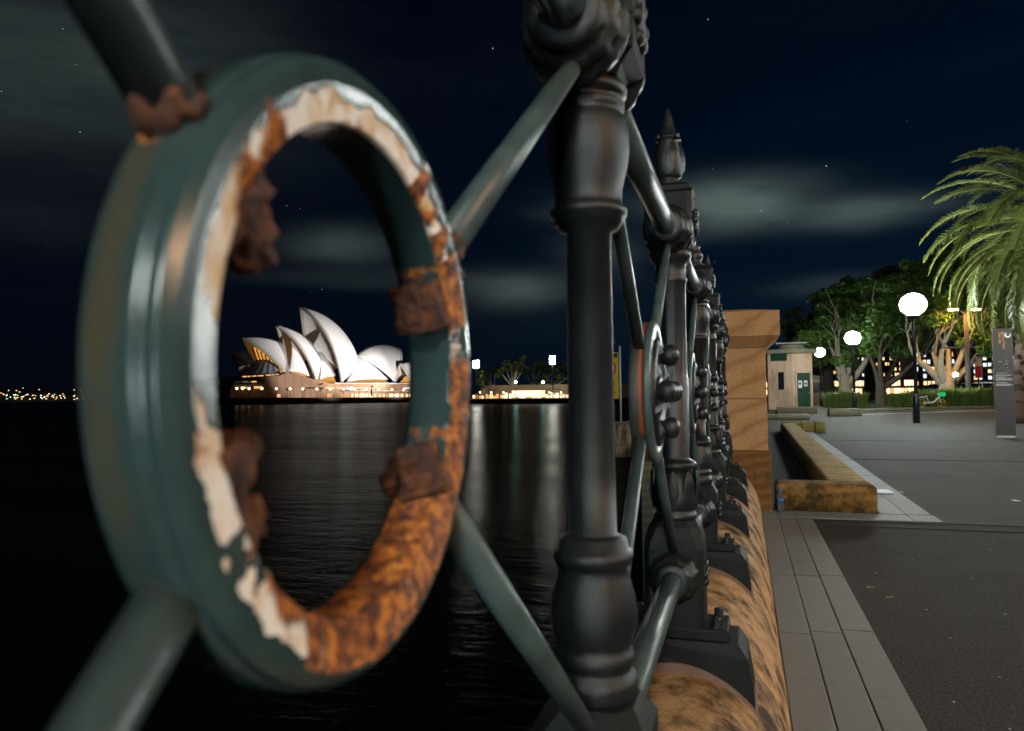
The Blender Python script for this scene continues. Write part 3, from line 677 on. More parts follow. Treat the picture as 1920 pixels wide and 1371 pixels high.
_k = RAMP(_t, M(_t, 'ADD', _s.outputs[0], M(_t, 'MULTIPLY', M(_t, 'SUBTRACT', NOISE(_t, OC(_t), 45, 6), .5), .018)), [(.0, 0.), (.0035, 1.)])
L(_t, MIX(_t, M(_t, 'MULTIPLY', _k, .9), _src, (.20, .045, .010)), _p.inputs['Base Color'])
for i in range(0, 5):
    c = empty('roundel_ring', fence, (0, T1+SP*(i+.5), 1.205)); c['label'] = 'complete roundel with studded ornamental disc'
    obj('band', RM[0], 'band_rust', c); obj('flange', RM[1], 'iron_rail', c); obj('disc', RM[2], 'iron', c)
    for a in range(4): obj('stud', RM[3], 'iron', c, (0, .075*math.cos(a*PI/2), .075*math.sin(a*PI/2)))
    obj('stud', RM[3], 'iron', c)
# --- rails and diagonal rods, bay by bay
for i in range(-1, 5):
    y0, y1 = T1+SP*i, T1+SP*(i+1)
    for nm, z in (('top_rail', ZT), ('bottom_rail', ZB)):
        MB().tube([(0, y0+.075, z), (0, y1-.075, z)], .0275, 24).build(nm, 'iron_rail', fence)
    if i >= 0:
        for (yy, sg) in ((y0, 1), (y1, -1)):
            for z, zs in ((1.632, 1), (.765, -1)):
                ctr = Vector((0, (y0+y1)/2, 1.205)); e = Vector((0, yy+sg*.070, z)); d = (ctr-e).normalized()
                MB().tube([e, ctr-d*.140], .0125, 14).build('brace_rod', 'iron_rail', fence)
# the near bay's rods end on the corroded ring
def near(px, py): q = on_x(px, py, FX); return Vector((0, q.y, q.z))
ctr = RC0
def reach(a, b, r=.1475):                 # carry a rod on from b until it is buried in the ring
    d = (b-a).normalized(); p = b.copy()
    for _ in range(60):
        if math.hypot(p.y-ctr.y, p.z-ctr.z) < r: break
        d = (d*.9+(ctr-p).normalized()*.1).normalized(); p = p+d*.001
    return p
UR, LR = reach(near(1085, 108), near(868, 425)), reach(near(1135, 1420), near(862, 1000))
for a, b in ((near(1085, 108), UR), (near(1135, 1420), LR)): MB().tube([a, b], .0128, 18).build('brace_rod', 'iron_rail', fence)
for py_, z0 in ((205, 1.632), (1128, .785)):
    a = Vector((0, T1-SP+.07, z0)); b = reach(a, near(318, py_)); MB().tube([a, b], .0120, 20).build('brace_rod', 'iron_rail', fence)
    if z0 > 1: UL = b
# crusts of rust where the rods meet the ring, and pale weld collars on the post
def crust(name, p, r, seed, mat='rust_dark', sx=.8):
    mb = MB(); mb.sphere((0, 0, 0), r, 4, 1, sx, 1, .16, seed)
    mb.v = [tuple(Vector(q)*(1+.22*noise.fractal(Vector(q)*110+Vector((seed,0,0)),1,2,4))) for q in mb.v]
    return mb.build(name, mat, fence, p)
b = near(312, 205); crust('rust_crust', b+Vector((.001, -.001, .0)), .0118, 1, sx=1.0); crust('rust_crust', b+Vector((.007, .009, -.004)), .0065, 2)
crust('rust_crust', UR+(near(1085, 108)-UR).normalized()*.009, .0140, 4, sx=.9); crust('rust_crust', UR+Vector((.008, .004, -.010)), .008, 6)
crust('weld_collar', near(1086, 104), .016, 9, 'mortar', .6)

# ================================================================== THE LANDING: pillars, low walls
pil = thing('stone_pillar', 'tall square veined sandstone pillar with overhanging cap at end of fence', 'pillar', (-.20, 8.32, 0))
MB().bevel_box(-.46, .44, -.45, .45, -.02, .62, .012).build('base_stone', 'stone_base', pil)
MB().bevel_box(-.43, .415, -.43, .43, .624, 1.14, .006).build('shaft_stone', 'stone_pillar', pil)
MB().bevel_box(-.43, .412, -.43, .43, 1.144, 1.655, .006).build('shaft_stone', 'stone_pillar', pil)
cp = MB(); vs = []
for hx, hy, z in ((.435, .435, 1.658), (.555, .555, 1.765), (.56, .56, 1.768), (.56, .56, 2.015), (.30, .30, 2.06), (.02, .02, 2.075)):
    vs += [(-hx-.012, -hy, z), (hx-.012, -hy, z), (hx-.012, hy, z), (-hx-.012, hy, z)]
cp.add(vs, [(k*4+i, k*4+(i+1) % 4, (k+1)*4+(i+1) % 4, (k+1)*4+i) for k in range(5) for i in range(4)]+[(3, 2, 1, 0), (20, 21, 22, 23)]); cp.build('cap_stone', 'stone_pillar', pil)
p2_ = thing('stone_pillar', 'grey stone pier rising just behind the fence above the nearest intact roundel', 'pillar', (-.91, 9.4, 0))
MB().bevel_box(-.30, .30, -.3, .3, WZ, 1.8, .01).build('shaft_stone', 'stone_grey', p2_)
MB().bevel_box(-.34, .34, -.36, .36, 1.803, 2.06, .015).build('cap_stone', 'stone_grey', p2_)

lw = thing('low_wall', 'low rounded L-shaped sandstone wall edging the landing beside the pillar', 'low wall', (0, 0, 0))
def round_block(x0, x1, y0, y1, z0, z1, b, name, mat, par, seed=0):
    bm = bmesh.new(); bmesh.ops.create_cube(bm, size=1)
    for q in bm.verts: q.co = Vector(((x0+x1)/2+q.co.x*(x1-x0), (y0+y1)/2+q.co.y*(y1-y0), (z0+z1)/2+q.co.z*(z1-z0)))
    es = [e for e in bm.edges if (e.verts[0].co.z+e.verts[1].co.z)/2 > (z0+z1)/2+1e-4 or abs(e.verts[0].co.z-e.verts[1].co.z) > 1e-3]
    bmesh.ops.bevel(bm, geom=es, offset=b, segments=5, affect='EDGES', profile=.5)
    for q in bm.verts: q.co += Vector((1, 1, 1))*noise.noise(q.co*3+Vector((seed, 0, 0)))*.005
    me = bpy.data.meshes.new(name); bm.to_mesh(me); bm.free()
    me.polygons.foreach_set('use_smooth', [True]*len(me.polygons))
    return obj(name, me, mat, par)
MAT['stone_front'] = sandstone('dark_mossy_sandstone', (.26, .135, .035), (.36, .20, .06), 3, .15, stain=((.035, .027, .007), (7, 7, 7), .44, .85))
round_block(.285, 1.225, 8.06, 8.50, 0, .285, .055, 'wall_stone', 'stone_front', lw)
yy = 8.503; i = 0
while yy < 23.5:
    ln = (1.5, 2.1, 1.8)[i % 3]; sh = (yy-8.5)*.0155
    o = round_block(.80, 1.22, 0, ln-.006, 0, .28, .05, 'wall_stone', 'stone_wall', lw, i*1.3); o.location = (sh, yy, 0); o.rotation_euler.z = -.0155; yy += ln; i += 1
tag(MB().box(-.62, .78, 8.80, 24.0, WZ-1, -.5).build('landing_floor', 'sea_stone'), kind='structure')
lw2 = thing('low_wall', 'short mossy green-streaked sandstone wall crossing the end of the long low wall', 'low wall', (0, 0, 0))
MAT['stone_moss'] = sandstone('green_moss_sandstone', (.34, .25, .10), (.42, .33, .15), 3, .1, moss=((.20, .24, .03), (9, 2, .6), .85))
for (a, b) in ((1.07, 1.60), (1.605, 1.98), (1.985, 2.3)): round_block(a, b, 24.1, 24.5, 0, .33, .06, 'wall_stone', 'stone_moss', lw2, a)

# stone beams lying in front of the booth
for k, (x0, x1, y0, y1, z0, z1, lab) in enumerate([(1.6, 3.55, 41.0, 41.7, .1, .46, 'long grey stone beam lying in front of the booth'), (3.75, 5.15, 37.6, 38.4, .08, .44, 'pale topped stone block beside the middle globe lamp post'), (.5, 2.6, 33.5, 34.2, .04, .30, 'low grey stone slab just behind the mossy end wall')]):
    o = round_block(x0, x1, y0, y1, z0, z1, .03, 'stone_beam', 'stone_grey', None, k); tag(o, lab, 'stone block')
# kerbed raised edge across the far paving
kb = MB(); pts = [on_z(px, py, .16) for px, py in ((1600, 779), (1640, 774), (1700, 768), (1780, 764))]
kerb = MB().tube([(5.3, 45.4, .17), (8.5, 47.5, .19), (12, 49.5, .21), (17, 51.5, .22), (26, 53, .24)], .09, 8).build('kerb', 'stone_grey'); tag(kerb, kind='structure')
pl = MB().add([(4.5, 38.9, gz(38.9)+.005), (6.0, 40.2, gz(40)+.005), (10.5, 44.0, gz(44)+.005), (16, 47.3, gz(47)+.005), (16.0, 47.5, gz(47.2)+.006), (10.4, 44.25, gz(44.3)+.006), (5.9, 40.45, gz(40.3)+.006), (4.4, 39.1, gz(39.1)+.006)], [(0, 1, 6, 7), (1, 2, 5, 6), (2, 3, 4, 5)]).build('painted_line_path', 'white'); tag(pl, kind='structure')
lawn = MB().add([(6, 58, gz(58)+.02), (60, 56, gz(56)+.02), (60, 100, gz(100)+.02), (6, 100, gz(100)+.02)], [(0, 1, 2, 3)]).build('lawn_field', 'lawn'); tag(lawn, kind='structure')

# ------------------------------------------------------------------ globe lamps
def globe_lamp(loc, h, r, label, thin=1.0):
    t = thing('street_lamp', label, 'street lamp', loc, 0, 'globe street lamps along the promenade')
    MB().lathe([(.115*thin, 0), (.115*thin, 1.0), (.098*thin, 1.03), (.080*thin, 1.06)], 18).build('pole_base', 'black_metal', t)
    MB().lathe([(.068*thin, 1.05), (.060*thin, h-r-.12), (.060*thin, h-r-.10)], 16).build('pole', 'black_metal', t)
    MB().lathe([(.06*thin, h-r-.12), (.16*r/.42, h-r-.08), (.24*r/.42, h-r+.02), (.22*r/.42, h-r+.05)], 20).build('gallery', 'black_metal', t)
    MB().sphere((0, 0, h), r, 4, .9).build('globe', 'globe', t)
    return t
def at_ground(px, py):
    z = 0.0
    for _ in range(8): q = on_z(px, py, z); z = gz(q.y)
    return q
def lamp_at(px, base_y, globe_y, rpx, label, y=None):
    q = at_ground(px, base_y) if y is None else None
    if y is not None: q = on_y(px, base_y, y); q.z = gz(y)
    g = on_y(px-(base_y-globe_y)*.038, globe_y, q.y)
    d = (Vector((g.x, g.y, g.z))-CAMP).dot(_F); return globe_lamp((q.x, q.y, q.z), g.z-q.z, rpx*d/F_PX, label)
lamp_at(1719, 793, 571, 22.5, 'nearest tall black lamp post with the largest lit white globe')
lamp_at(1603, 779, 634, 13.5, 'black globe lamp post standing between the booth and the grass clumps', 43)
lamp_at(1540, 764, 661, 9.2, 'slim globe lamp post right beside the green-doored booth', 58)
lamp_at(1546, 752, 709, 4.5, 'tiny distant globe lamp low down past the booth', 96)
# low lamp by the pale tree, then unseen lamps added to light the foreground
lamp_at(1793, 748, 703, 4.2, 'small low white lamp glowing at the foot of the pale tree', 54.6)
lb = globe_lamp((1.0, -7.0, 0), 4.6, .50, 'globe lamp post added unseen behind the viewer to light the foreground')  # added lamp, never in view, lights the fence and ring
MAT['globe_near'] = emit('lit_globe_added', (.78, .91, 1.0), 225); lb.children[3].data.materials[0] = MAT['globe_near']
globe_lamp((9.8, 17.5, 0), 4.8, .42, 'globe lamp post added out of view beside the totem to light the foreground')  # added out of view to brighten the low wall and paving
globe_lamp((9.6, 6.5, 0), 4.8, .42, 'globe lamp post added out of view at right to light the foreground')  # added out of view to brighten the coping and post bases

# ------------------------------------------------------------------ sodium lights on a timber pole
def sodium(px, base_y, top_y, lab, yd, heads):
    q = on_y(px, base_y, yd); t = thing('street_light', lab, 'street light', (q.x, q.y, gz(yd))); top = on_y(px-8, top_y, yd)
    h = top.z-gz(yd)
    MB().lathe([(.20, 0), (.17, h*.5), (.14, h)], 12).build('pole', 'bark_dark', t)
    for k, (dx, dz) in enumerate(heads):
        MB().tube([(0, 0, h-.2), (dx*.5, 0, h+dz*.6), (dx, -.1, h+dz)], .04, 8).build('arm', 'black_metal', t)
        MB().bevel_box(dx-.34, dx+.34, -.3, .1, h+dz, h+dz+.14, .04).build('lamp_head', 'black_metal', t)
        MB().bevel_box(dx-.26, dx+.26, -.26, .06, h+dz-.09, h+dz-.002, .03).build('lamp_lens', 'sodium', t)
    MB().box(-1.5, 1.0, -.06, .06, h*.62, h*.62+.1).build('crossarm', 'bark_dark', t)
    return t
sodium(1817, 756, 586, 'brown timber pole carrying orange sodium lamps under the palm fronds', 56, [(-.75, .25), (.55, .2)])
sodium(1876, 752, 583, 'second orange sodium light half hidden by the palm crown', 60, [(-.4, .2)])
sod = thing('street_light', 'orange street light added out of view at right to light the foreground', 'street light', (9.5, -3.6, 0))  # unseen orange light, added to warm the foreground
MB().lathe([(.09, 0), (.06, 6.0)], 12).build('pole', 'black_metal', sod); MB().tube([(0, 0, 5.9), (-.5, .1, 6.2), (-1.1, .2, 6.25)], .04, 8).build('arm', 'black_metal', sod)
MB().bevel_box(-1.6, -1.0, 0, .34, 6.25, 6.4, .04).build('lamp_head', 'black_metal', sod)
MAT['sodium2'] = emit('warm_lamp_added', (1.0, .60, .32), 1200); MB().sphere((-1.3, .17, 6.02), .225, 3, .95).build('lamp_lens', 'sodium2', sod)

# ------------------------------------------------------------------ information totem
q = at_ground(1886, 821); tt = thing('sign_totem', 'tall charcoal information totem standing on the paving before the palm', 'sign', (q.x, q.y, 0), -R(6))
W_, H_ = .212, 2.78; mt = Matrix.Rotation(0, 4, 'Z')
MB().bevel_box(-W_, W_, -.05, .05, .06, H_, .006).build('panel', 'totem', tt)
MB().box(-W_+.01, W_-.01, -.045, .045, 0, .058).build('plinth', 'concrete_pale', tt)
MB().box(-W_-.006, -W_-.0005, -.052, .052, .06, H_).build('edge_strip', 'facade_tan', tt)
rx = (PI/2, 0, 0)
text('lettering', 'Tar-ra', .115, 'orange_text', tt, (-W_+.12, -.0515, H_-.08), (PI/2, PI/2, 0))
text('lettering', 'Dawes Point', .085, 'orange_text', tt, (-W_+.20-.145, -.0515, H_-.08), (PI/2, PI/2, 0)).location.x = -W_+.155+.05
cm = MB(); n = 22; vs = []
for i in range(n+1):
    a = R(115)+R(285)*i/n; w = .030*math.sin(PI*(.12+.80*i/n)); 
    for rr in (.058-w*.9, .058+w*.5): vs.append((rr*math.cos(a), 0, rr*math.sin(a)))
cm.add(vs, [(2*i, 2*i+1, 2*i+3, 2*i+2) for i in range(n)]); cm.build('emblem', 'white', tt, (W_-.10, -.0525, H_-.17))
for k, (x0, x1, z, h) in enumerate([(-.12, -.03, 1.93, .012), (.03, .11, 1.97, .012), (.05, .15, 1.93, .012), (.02, .09, 1.87, .014), (.06, .12, 1.78, .010), (.08, .17, 1.70, .014), (-.17, .07, 1.64, .02), (-.18, .20, 1.575, .035), (-.18, .06, 1.53, .03), (-.18, .19, 1.46, .06), (-.18, .10, 1.39, .03), (-.18, .19, 1.32, .06)]):
    m_ = MB(); nl = max(1, int(h/.014))
    for j in range(nl): m_.box(x0, x1-(0.03*((j*7+k) % 3)), -.0516, -.0508, z+j*.014, z+j*.014+.008)
    o = m_.build('print_block', 'grey_text', tt); o['kind'] = 'stuff'
for z0, z1 in ((H_-.34, H_-.04),):
    for s in (-1, 1): MB().box(s*(W_+.0015)-.002, s*(W_+.0015)+.002, -.0535, -.0495, z0, z1).build('red_edge', 'red', tt)

# ------------------------------------------------------------------ booth with green door
bq = on_y(1497, 764, 50); gb = gz(50)
bt = thing('booth', 'small rendered utility booth with dark green door and flat slab roof', 'booth', (bq.x, 50, gb-.02))
def bx(px): return (px-1497)*50/F_PX*1.03
x0, xm, x1 = bx(1449), bx(1489), bx(1520)
body = MB(); hB = 3.50
plan = [(x0, -.35), (xm-.05, -.75), (x1, -.30), (x1, 2.2), (x0, 2.2)]
body.prism(plan, 0, hB, lambda u, a, w: (u, w, a)); body.build('wall', 'render', bt)
slab = MB(); pl_ = [(x0-.35, -.75), (xm, -1.2), (x1+.30, -.6), (x1+.30, 2.4), (x0-.35, 2.6)]; slab.prism(pl_, hB+.003, hB+.24, lambda u, a, w: (u, w, a)); slab.build('roof_slab', 'stone_grey', bt)
MB().lathe([(.85, hB+.243), (.80, hB+.40), (.74, hB+.46), (.78, hB+.52), (.70, hB+.60), (.3, hB+.64)], 14, cx=-.35, cy=.6).build('roof_vent', 'stone_grey', bt)
MB().bevel_box(-.35-.9, -.35+.95, -.1, 1.3, hB+.645, hB+.72, .02).build('vent_cap', 'concrete_pale', bt)
# face between plan[1] and plan[2] carries the door, face 0-1 the slit window
def on_face(p, q_): p = Vector((*p, 0)); q_ = Vector((*q_, 0)); e = (q_-p).normalized(); n_ = Vector((e.y, -e.x, 0)); return Matrix(((e.x, n_.x, 0, p.x), (e.y, n_.y, 0, p.y), (0, 0, 1, 0), (0, 0, 0, 1))), (q_-p).length
mf, lf = on_face(plan[1], plan[2])
dr = MB().box(lf*.20, lf*.85, -.02, .03, .08, 2.28, mf).build('door', 'green_door', bt)
for a, b, z0, z1 in ((lf*.12, lf*.198, .0, 2.4), (lf*.852, lf*.93, 0, 2.4), (lf*.12, lf*.93, 2.285, 2.42)): MB().box(a, b, -.01, .07, z0, z1, mf).build('door_frame', 'render', bt)
MB().box(lf*.27, lf*.46, .031, .036, 1.35, 1.80, mf).build('notice', 'white', dr); MB().box(lf*.56, lf*.72, .031, .036, 1.45, 1.80, mf).build('notice', 'white', dr)
for a in (lf*.30, lf*.59): MB().box(a, a+lf*.10, .037, .039, 1.55, 1.68, mf).build('print_block', 'black', dr)
MB().sphere(mf @ Vector((lf*.78, .05, 1.05)), .04, 2).build('handle', 'silver', dr)
mf0, lf0 = on_face(plan[0], plan[1])
for (a, b, z0, z1, nm) in ((lf0*.42, lf0*.66, 1.25, 2.35, 'slit_window'), (lf0*.12, lf0*.80, 3.05, 3.5, 'vent_window')):
    MB().box(a, b, -.02, .012, z0, z1, mf0).build(nm, 'win_dark' if nm[0] == 's' else 'green_door', bt)
    MB().box(a-.07, a-.002, -.01, .035, z0-.07, z1+.07, mf0).build('frame', 'render', bt); MB().box(b+.002, b+.07, -.01, .035, z0-.07, z1+.07, mf0).build('frame', 'render', bt)
    MB().box(a, b, -.01, .035, z1+.003, z1+.07, mf0).build('frame', 'render', bt); MB().box(a, b, -.01, .045, z0-.07, z0-.003, mf0).build('sill', 'render', bt)
q = on_y(1528, 755, 62); kk = thing('phone_kiosk', 'narrow dark red kiosk seen just behind the booth', 'kiosk', (q.x, 62, gz(62)))
MB().bevel_box(-.5, .5, -.4, .4, 0, 2.0, .03).build('body', 'bark_dark', kk); MB().bevel_box(-.56, .56, -.46, .46, 2.003, 2.25, .08).build('roof', 'palm_bark', kk)
MB().box(-.38, .38, -.425, -.402, .95, 1.75).build('window', 'win_dark', kk); MB().box(-.42, .42, -.424, -.402, .12, .85).build('lower_panel', 'palm_bark', kk)

# ------------------------------------------------------------------ water bottle, litter
bm_ = bpy.data.materials.new('clear_blue_plastic'); bm_.use_nodes = True; t_ = bm_.node_tree; p_ = t_.nodes['Principled BSDF']
p_.inputs['Base Color'].default_value = (.62, .82, .95, 1); p_.inputs['Transmission Weight'].default_value = .9; p_.inputs['Roughness'].default_value = .08; p_.inputs['IOR'].default_value = 1.25; MAT['bottle'] = bm_
q = on_z(1463, 958, .017); bo = thing('plastic_bottle', 'small clear plastic water bottle with blue cap standing by the pillar', 'bottle', (q.x, min(q.y, 7.93), .017))
pr = [(.026, 0), (.031, .006)]
for k in range(7): z = .012+k*.013; pr += [(.0325, z), (.0325, z+.006), (.0300, z+.009)]
pr += [(.0325, .108), (.0325, .145), (.030, .158), (.022, .178), (.0135, .192), (.0125, .204)]
MB().lathe(pr, 20).build('body', 'bottle', bo)
MAT['blue'] = flat('blue_print', (.03, .16, .55), .4, bmp=0)
MB().lathe([(.0145, .202), (.0145, .220), (.012, .223)], 16).build('cap', 'blue', bo)
MB().lathe([(.0331, .112), (.0331, .140)], 20, caps=False).build('label_band', 'blue', bo)
MAT['dry_leaf'] = flat('dry_pale_leaf', (.50, .38, .26), .7, scale=40)
for k, (px, py, s, lab) in enumerate([(1543, 1052, .030, 'small curled pinkish scrap lying on the paver strip'), (1632, 1104, .028, 'pale torn leaf lying on the asphalt by the paver strip'), (1668, 1122, .018, 'tiny pale scrap on the asphalt beyond the torn leaf'), (1905, 940, .05, 'thin white paper scrap on the asphalt beyond the seam'), (1690, 924, .03, 'small white scrap beside the drain grate')]):
    q = on_z(px, py, .012); mb = MB(); n = 9; vs = [(0, 0, .006)]
    for i in range(n): a = 2*PI*i/n; rr = s*(.6+.4*random.random()); vs.append((rr*math.cos(a)*1.2, rr*math.sin(a)*.6, .003+.012*random.random()))
    mb.add(vs, [(0, i+1, (i+1) % n+1) for i in range(n)]); o = mb.build('litter_scrap', 'dry_leaf' if k < 3 else 'white', None, q); sd = o.modifiers.new('thick', 'SOLIDIFY'); sd.thickness = .002
    tag(o, lab, 'litter', 'scraps of litter on the paving')

# ------------------------------------------------------------------ hire bike
q = on_y(1747, 757, 51); bk = thing('hire_bike', 'small pale hire bicycle with yellow wheels and glowing green basket', 'bicycle', (q.x, 51, gz(51)), R(-18))
def wheel(x, nm='wheel'):
    w = empty(nm, bk, (x, 0, .31)); mr = Matrix.Rotation(PI/2, 4, 'X')
    for (R_, r_, m_, n_) in ((.285, .028, 'rubber', 'tyre'), (.245, .016, 'yellow', 'rim')):
        vs = []; a_, b_ = 24, 8
        for i in range(a_):
            for j in range(b_): p, t2 = 2*PI*i/a_, 2*PI*j/b_; vs.append(((R_+r_*math.cos(t2))*math.cos(p), r_*math.sin(t2), (R_+r_*math.cos(t2))*math.sin(p)))
        MB().add(vs, [(i*b_+j, i*b_+(j+1) % b_, ((i+1) % a_)*b_+(j+1) % b_, ((i+1) % a_)*b_+j) for i in range(a_) for j in range(b_)], True).build(n_, m_, w)
    for k in range(3): a = k*2*PI/3+.5; MB().tube([(0, 0, 0), (.24*math.cos(a), 0, .24*math.sin(a))], .022, 6).build('spoke', 'yellow', w)
    MB().tube([(0, -.05, 0), (0, .05, 0)], .05, 10).build('hub', 'black_metal', w)
wheel(.52); wheel(-.52)
fr = MB().tube([(.52, 0, .31), (.42, 0, .62), (.36, 0, .92)], .03, 8).build('fork', 'white', bk)
MB().tube([(.41, 0, .66), (.10, 0, .36), (-.18, 0, .34), (-.52, 0, .31)], [.05, .055, .05, .03], 8).build('frame', 'white', bk)
MB().tube([(-.16, 0, .34), (-.28, 0, .80)], .026, 8).build('seat_post', 'white', bk)
MB().bevel_box(-.42, -.14, -.08, .08, .80, .88, .03).build('saddle', 'black_metal', bk)
MB().tube([(.30, -.30, 1.02), (.36, -.1, .98), (.36, .1, .98), (.30, .30, 1.02)], .018, 8).build('handlebar', 'black_metal', bk)
MB().bevel_box(.42, .74, -.18, .18, .72, .96, .02).build('basket', 'bike_green', bk)
MB().tube([(-.80, 0, .45), (-.62, 0, .66), (-.34, 0, .68)], .04, 8).build('mudguard', 'white', bk); MB().tube([(0, -.16, .18), (0, .16, .44)], .014, 6).build('crank', 'silver', bk)

# ------------------------------------------------------------------ trees
def limb(mb, p, d, ln, r, depth, seed, tips, spread=.5):
    rnd = random.Random(seed); pts = [p]; rad = [r]; q = p.copy(); dd = d.normalized()
    for k in range(5):
        dd = (dd+Vector((rnd.uniform(-.16, .16), rnd.uniform(-.16, .16), rnd.uniform(-.04, .14)))).normalized(); q = q+dd*ln/5; pts.append(q.copy()); rad.append(r*(1-.11*(k+1)))
    mb.tube(pts, rad, 8 if depth > 1 else 6)
    if depth == 0: tips.append(q.copy()); return
    for k in range(rnd.choice((2, 3))):
        a = rnd.uniform(0, 2*PI); v = dd.orthogonal().normalized(); w = dd.cross(v)
        limb(mb, pts[-2] if k else q, dd+(v*math.cos(a)+w*math.sin(a))*spread*rnd.uniform(.8, 1.5), ln*rnd.uniform(.62, .85), rad[-1]*(.82 if k == 0 else .66), depth-1, seed*7+k+1, tips, spread)
def leaves(mb, c, rx, ry, rz, n, s, rnd, shell=.55):
    for _ in range(n):
        while True:
            v = Vector((rnd.uniform(-1, 1), rnd.uniform(-1, 1), rnd.uniform(-1, 1)))
            if shell < v.length < 1: break
        p = Vector((c[0]+v.x*rx, c[1]+v.y*ry, c[2]+v.z*rz)); k = s*rnd.uniform(.6, 1.35)
        a = Vector((rnd.gauss(0, 1), rnd.gauss(0, 1), rnd.gauss(0, .7))).normalized(); b = a.cross(Vector((rnd.gauss(0, 1), rnd.gauss(0, 1), rnd.gauss(0, 1)))).normalized()
        mb.add([p-a*k, p-b*k*.45, p+a*k, p+b*k*.45], [(0, 1, 2, 3)])
def crown(name, par, clumps, n_per, s, mat, seed):
    rnd = random.Random(seed); mb = MB()
    for (c, r) in clumps:
        for _ in range(5):                                          # each clump is a knot of smaller sprays with gaps between
            v = Vector((rnd.gauss(0, .5), rnd.gauss(0, .5), rnd.gauss(0, .35))); rr = r*rnd.uniform(.35, .62)
            leaves(mb, Vector(c)+v*r*.95, rr, rr, rr*.72, n_per//5, s, rnd, .25)
    return mb.build(name, mat, par, fix=False)
def big_tree(label, base_px, base_py, yd, dirs, th, tr, crown_px, leafmat, barkmat, seed, n_per=420, s=.17, ln=3.2, depth=2, name='fig_tree', group='big trees on the far lawn'):
    b = on_y(base_px, base_py, yd); t = thing(name, label, 'tree', (b.x, yd, gz(yd)), 0, group); mb = MB(); tips = []
    for k, (dx, dy, dz, f) in enumerate(dirs):
        limb(mb, Vector((dx*.12, dy*.1, th*.55)), Vector((dx, dy, dz)), ln*f, tr*.62, depth, seed*31+k, tips, .45)
    mb.tube([(0, 0, -.1), (.02, 0, .15), (.0, 0, th*.5), (0, 0, th*.95)], [tr*1.7, tr*1.25, tr, tr*.8], 12)
    o = mb.build('trunk', barkmat, t); o['kind'] = 'thing'
    del o['kind']
    cl_ = []; rnd = random.Random(seed)
    for (px, py, rpx, dd) in crown_px:
        q = on_y(px, py, yd+dd); r = rpx*yd/F_PX*1.05; cl_.append((q-Vector(t.location), r))
        if rpx > 27: q = on_y(px+rnd.uniform(-22, 22), py+rnd.uniform(18, 40), yd+dd-rnd.uniform(1, 3)); cl_.append((q-Vector(t.location), r*.72))
    crown('crown', t, cl_, int(n_per*1.7), s*1.08, leafmat, seed+5); return t
big_tree('pale many-limbed tree rising behind the tussocks near the brightest lamp', 1775, 730, 58, [(-.9, .1, .9, 1.1), (-.45, -.3, 1.2, 1.1), (.1, .2, 1.3, 1.0), (.6, -.1, 1.0, 1.1), (.95, .2, .8, 1.0), (-.2, .3, 1.2, 1.0)], 2.4, .48,
         [(1700, 560, 42, 4), (1745, 530, 44, 3), (1790, 560, 40, 1), (1830, 590, 40, 2), (1720, 510, 34, 6), (1775, 500, 36, 6), (1860, 610, 34, 0), (1660, 590, 34, 3), (1850, 560, 36, 4), (1690, 530, 30, 5), (1880, 650, 30, 2)], 'fig_leaf', 'bark_pale', 3, 560, .17, 2.6)
big_tree('leaning dark fig tree between the first two lamp posts', 1652, 748, 62, [(.9, .0, .8, 1.3), (.55, .3, 1.1, 1.1), (-.3, .1, 1.2, 1.0), (.2, -.3, 1.2, 1.0)], 2.2, .36,
         [(1650, 560, 40, 5), (1690, 590, 36, 3), (1625, 590, 36, 4), (1660, 620, 34, 2), (1700, 640, 30, 2), (1640, 540, 30, 7), (1615, 630, 28, 3), (1680, 550, 32, 6), (1725, 620, 28, 3)], 'fig_leaf', 'bark_dark', 4, 520, .17, 3.0)
big_tree('pale trunked fig tree just behind the middle globe lamp', 1585, 728, 66, [(-.5, .1, 1.1, 1.0), (.3, .2, 1.2, 1.2), (.8, -.1, 1.0, 1.3), (-.1, -.2, 1.3, 1.0)], 2.6, .50,
         [(1570, 590, 42, 4), (1605, 565, 38, 5), (1540, 610, 36, 3), (1585, 630, 34, 1), (1560, 560, 30, 7), (1630, 600, 30, 3), (1520, 640, 26, 2), (1595, 545, 22, 8), (1545, 575, 26, 8)], 'fig_leaf', 'bark_pale', 5, 520, .18, 3.0)
big_tree('dark leafy tree at the left end of the grove behind the booth', 1552, 735, 74, [(-.3, .1, 1.2, 1.0), (.3, .1, 1.2, 1.0), (-.7, 0, .8, .9)], 4.0, .55,
         [(1505, 622, 32, 0), (1530, 596, 34, 1), (1488, 645, 24, 0), (1556, 580, 32, 2), (1520, 650, 28, -2), (1575, 555, 28, 3), (1500, 600, 22, 2)], 'fig_leaf2', 'bark_dark', 6, 460, .20, 3.0)
big_tree('broad dark tree at the back of the grove with amber lit leaves', 1632, 735, 84, [(-.3, .1, 1.2, 1.0), (.4, .1, 1.2, 1.0)], 4.6, .55,
         [(1640, 540, 40, 0), (1690, 520, 40, 0), (1740, 500, 38, 0), (1780, 490, 34, -3), (1600, 560, 34, 0), (1820, 510, 34, 0), (1800, 475, 22, 2)], 'fig_leaf2', 'bark_dark', 7, 460, .22, 3.6)
big_tree('amber leaved tree glowing beside the sodium lamps', 1800, 735, 72, [(-.3, .1, 1.2, 1.0), (.4, .1, 1.2, 1.0)], 4.0, .32,
         [(1775, 560, 28, -6), (1800, 530, 30, -6), (1765, 600, 24, -6), (1820, 560, 26, -8), (1790, 505, 22, -4)], 'far_leaf', 'bark_dark', 8, 460, .17, 3.0)

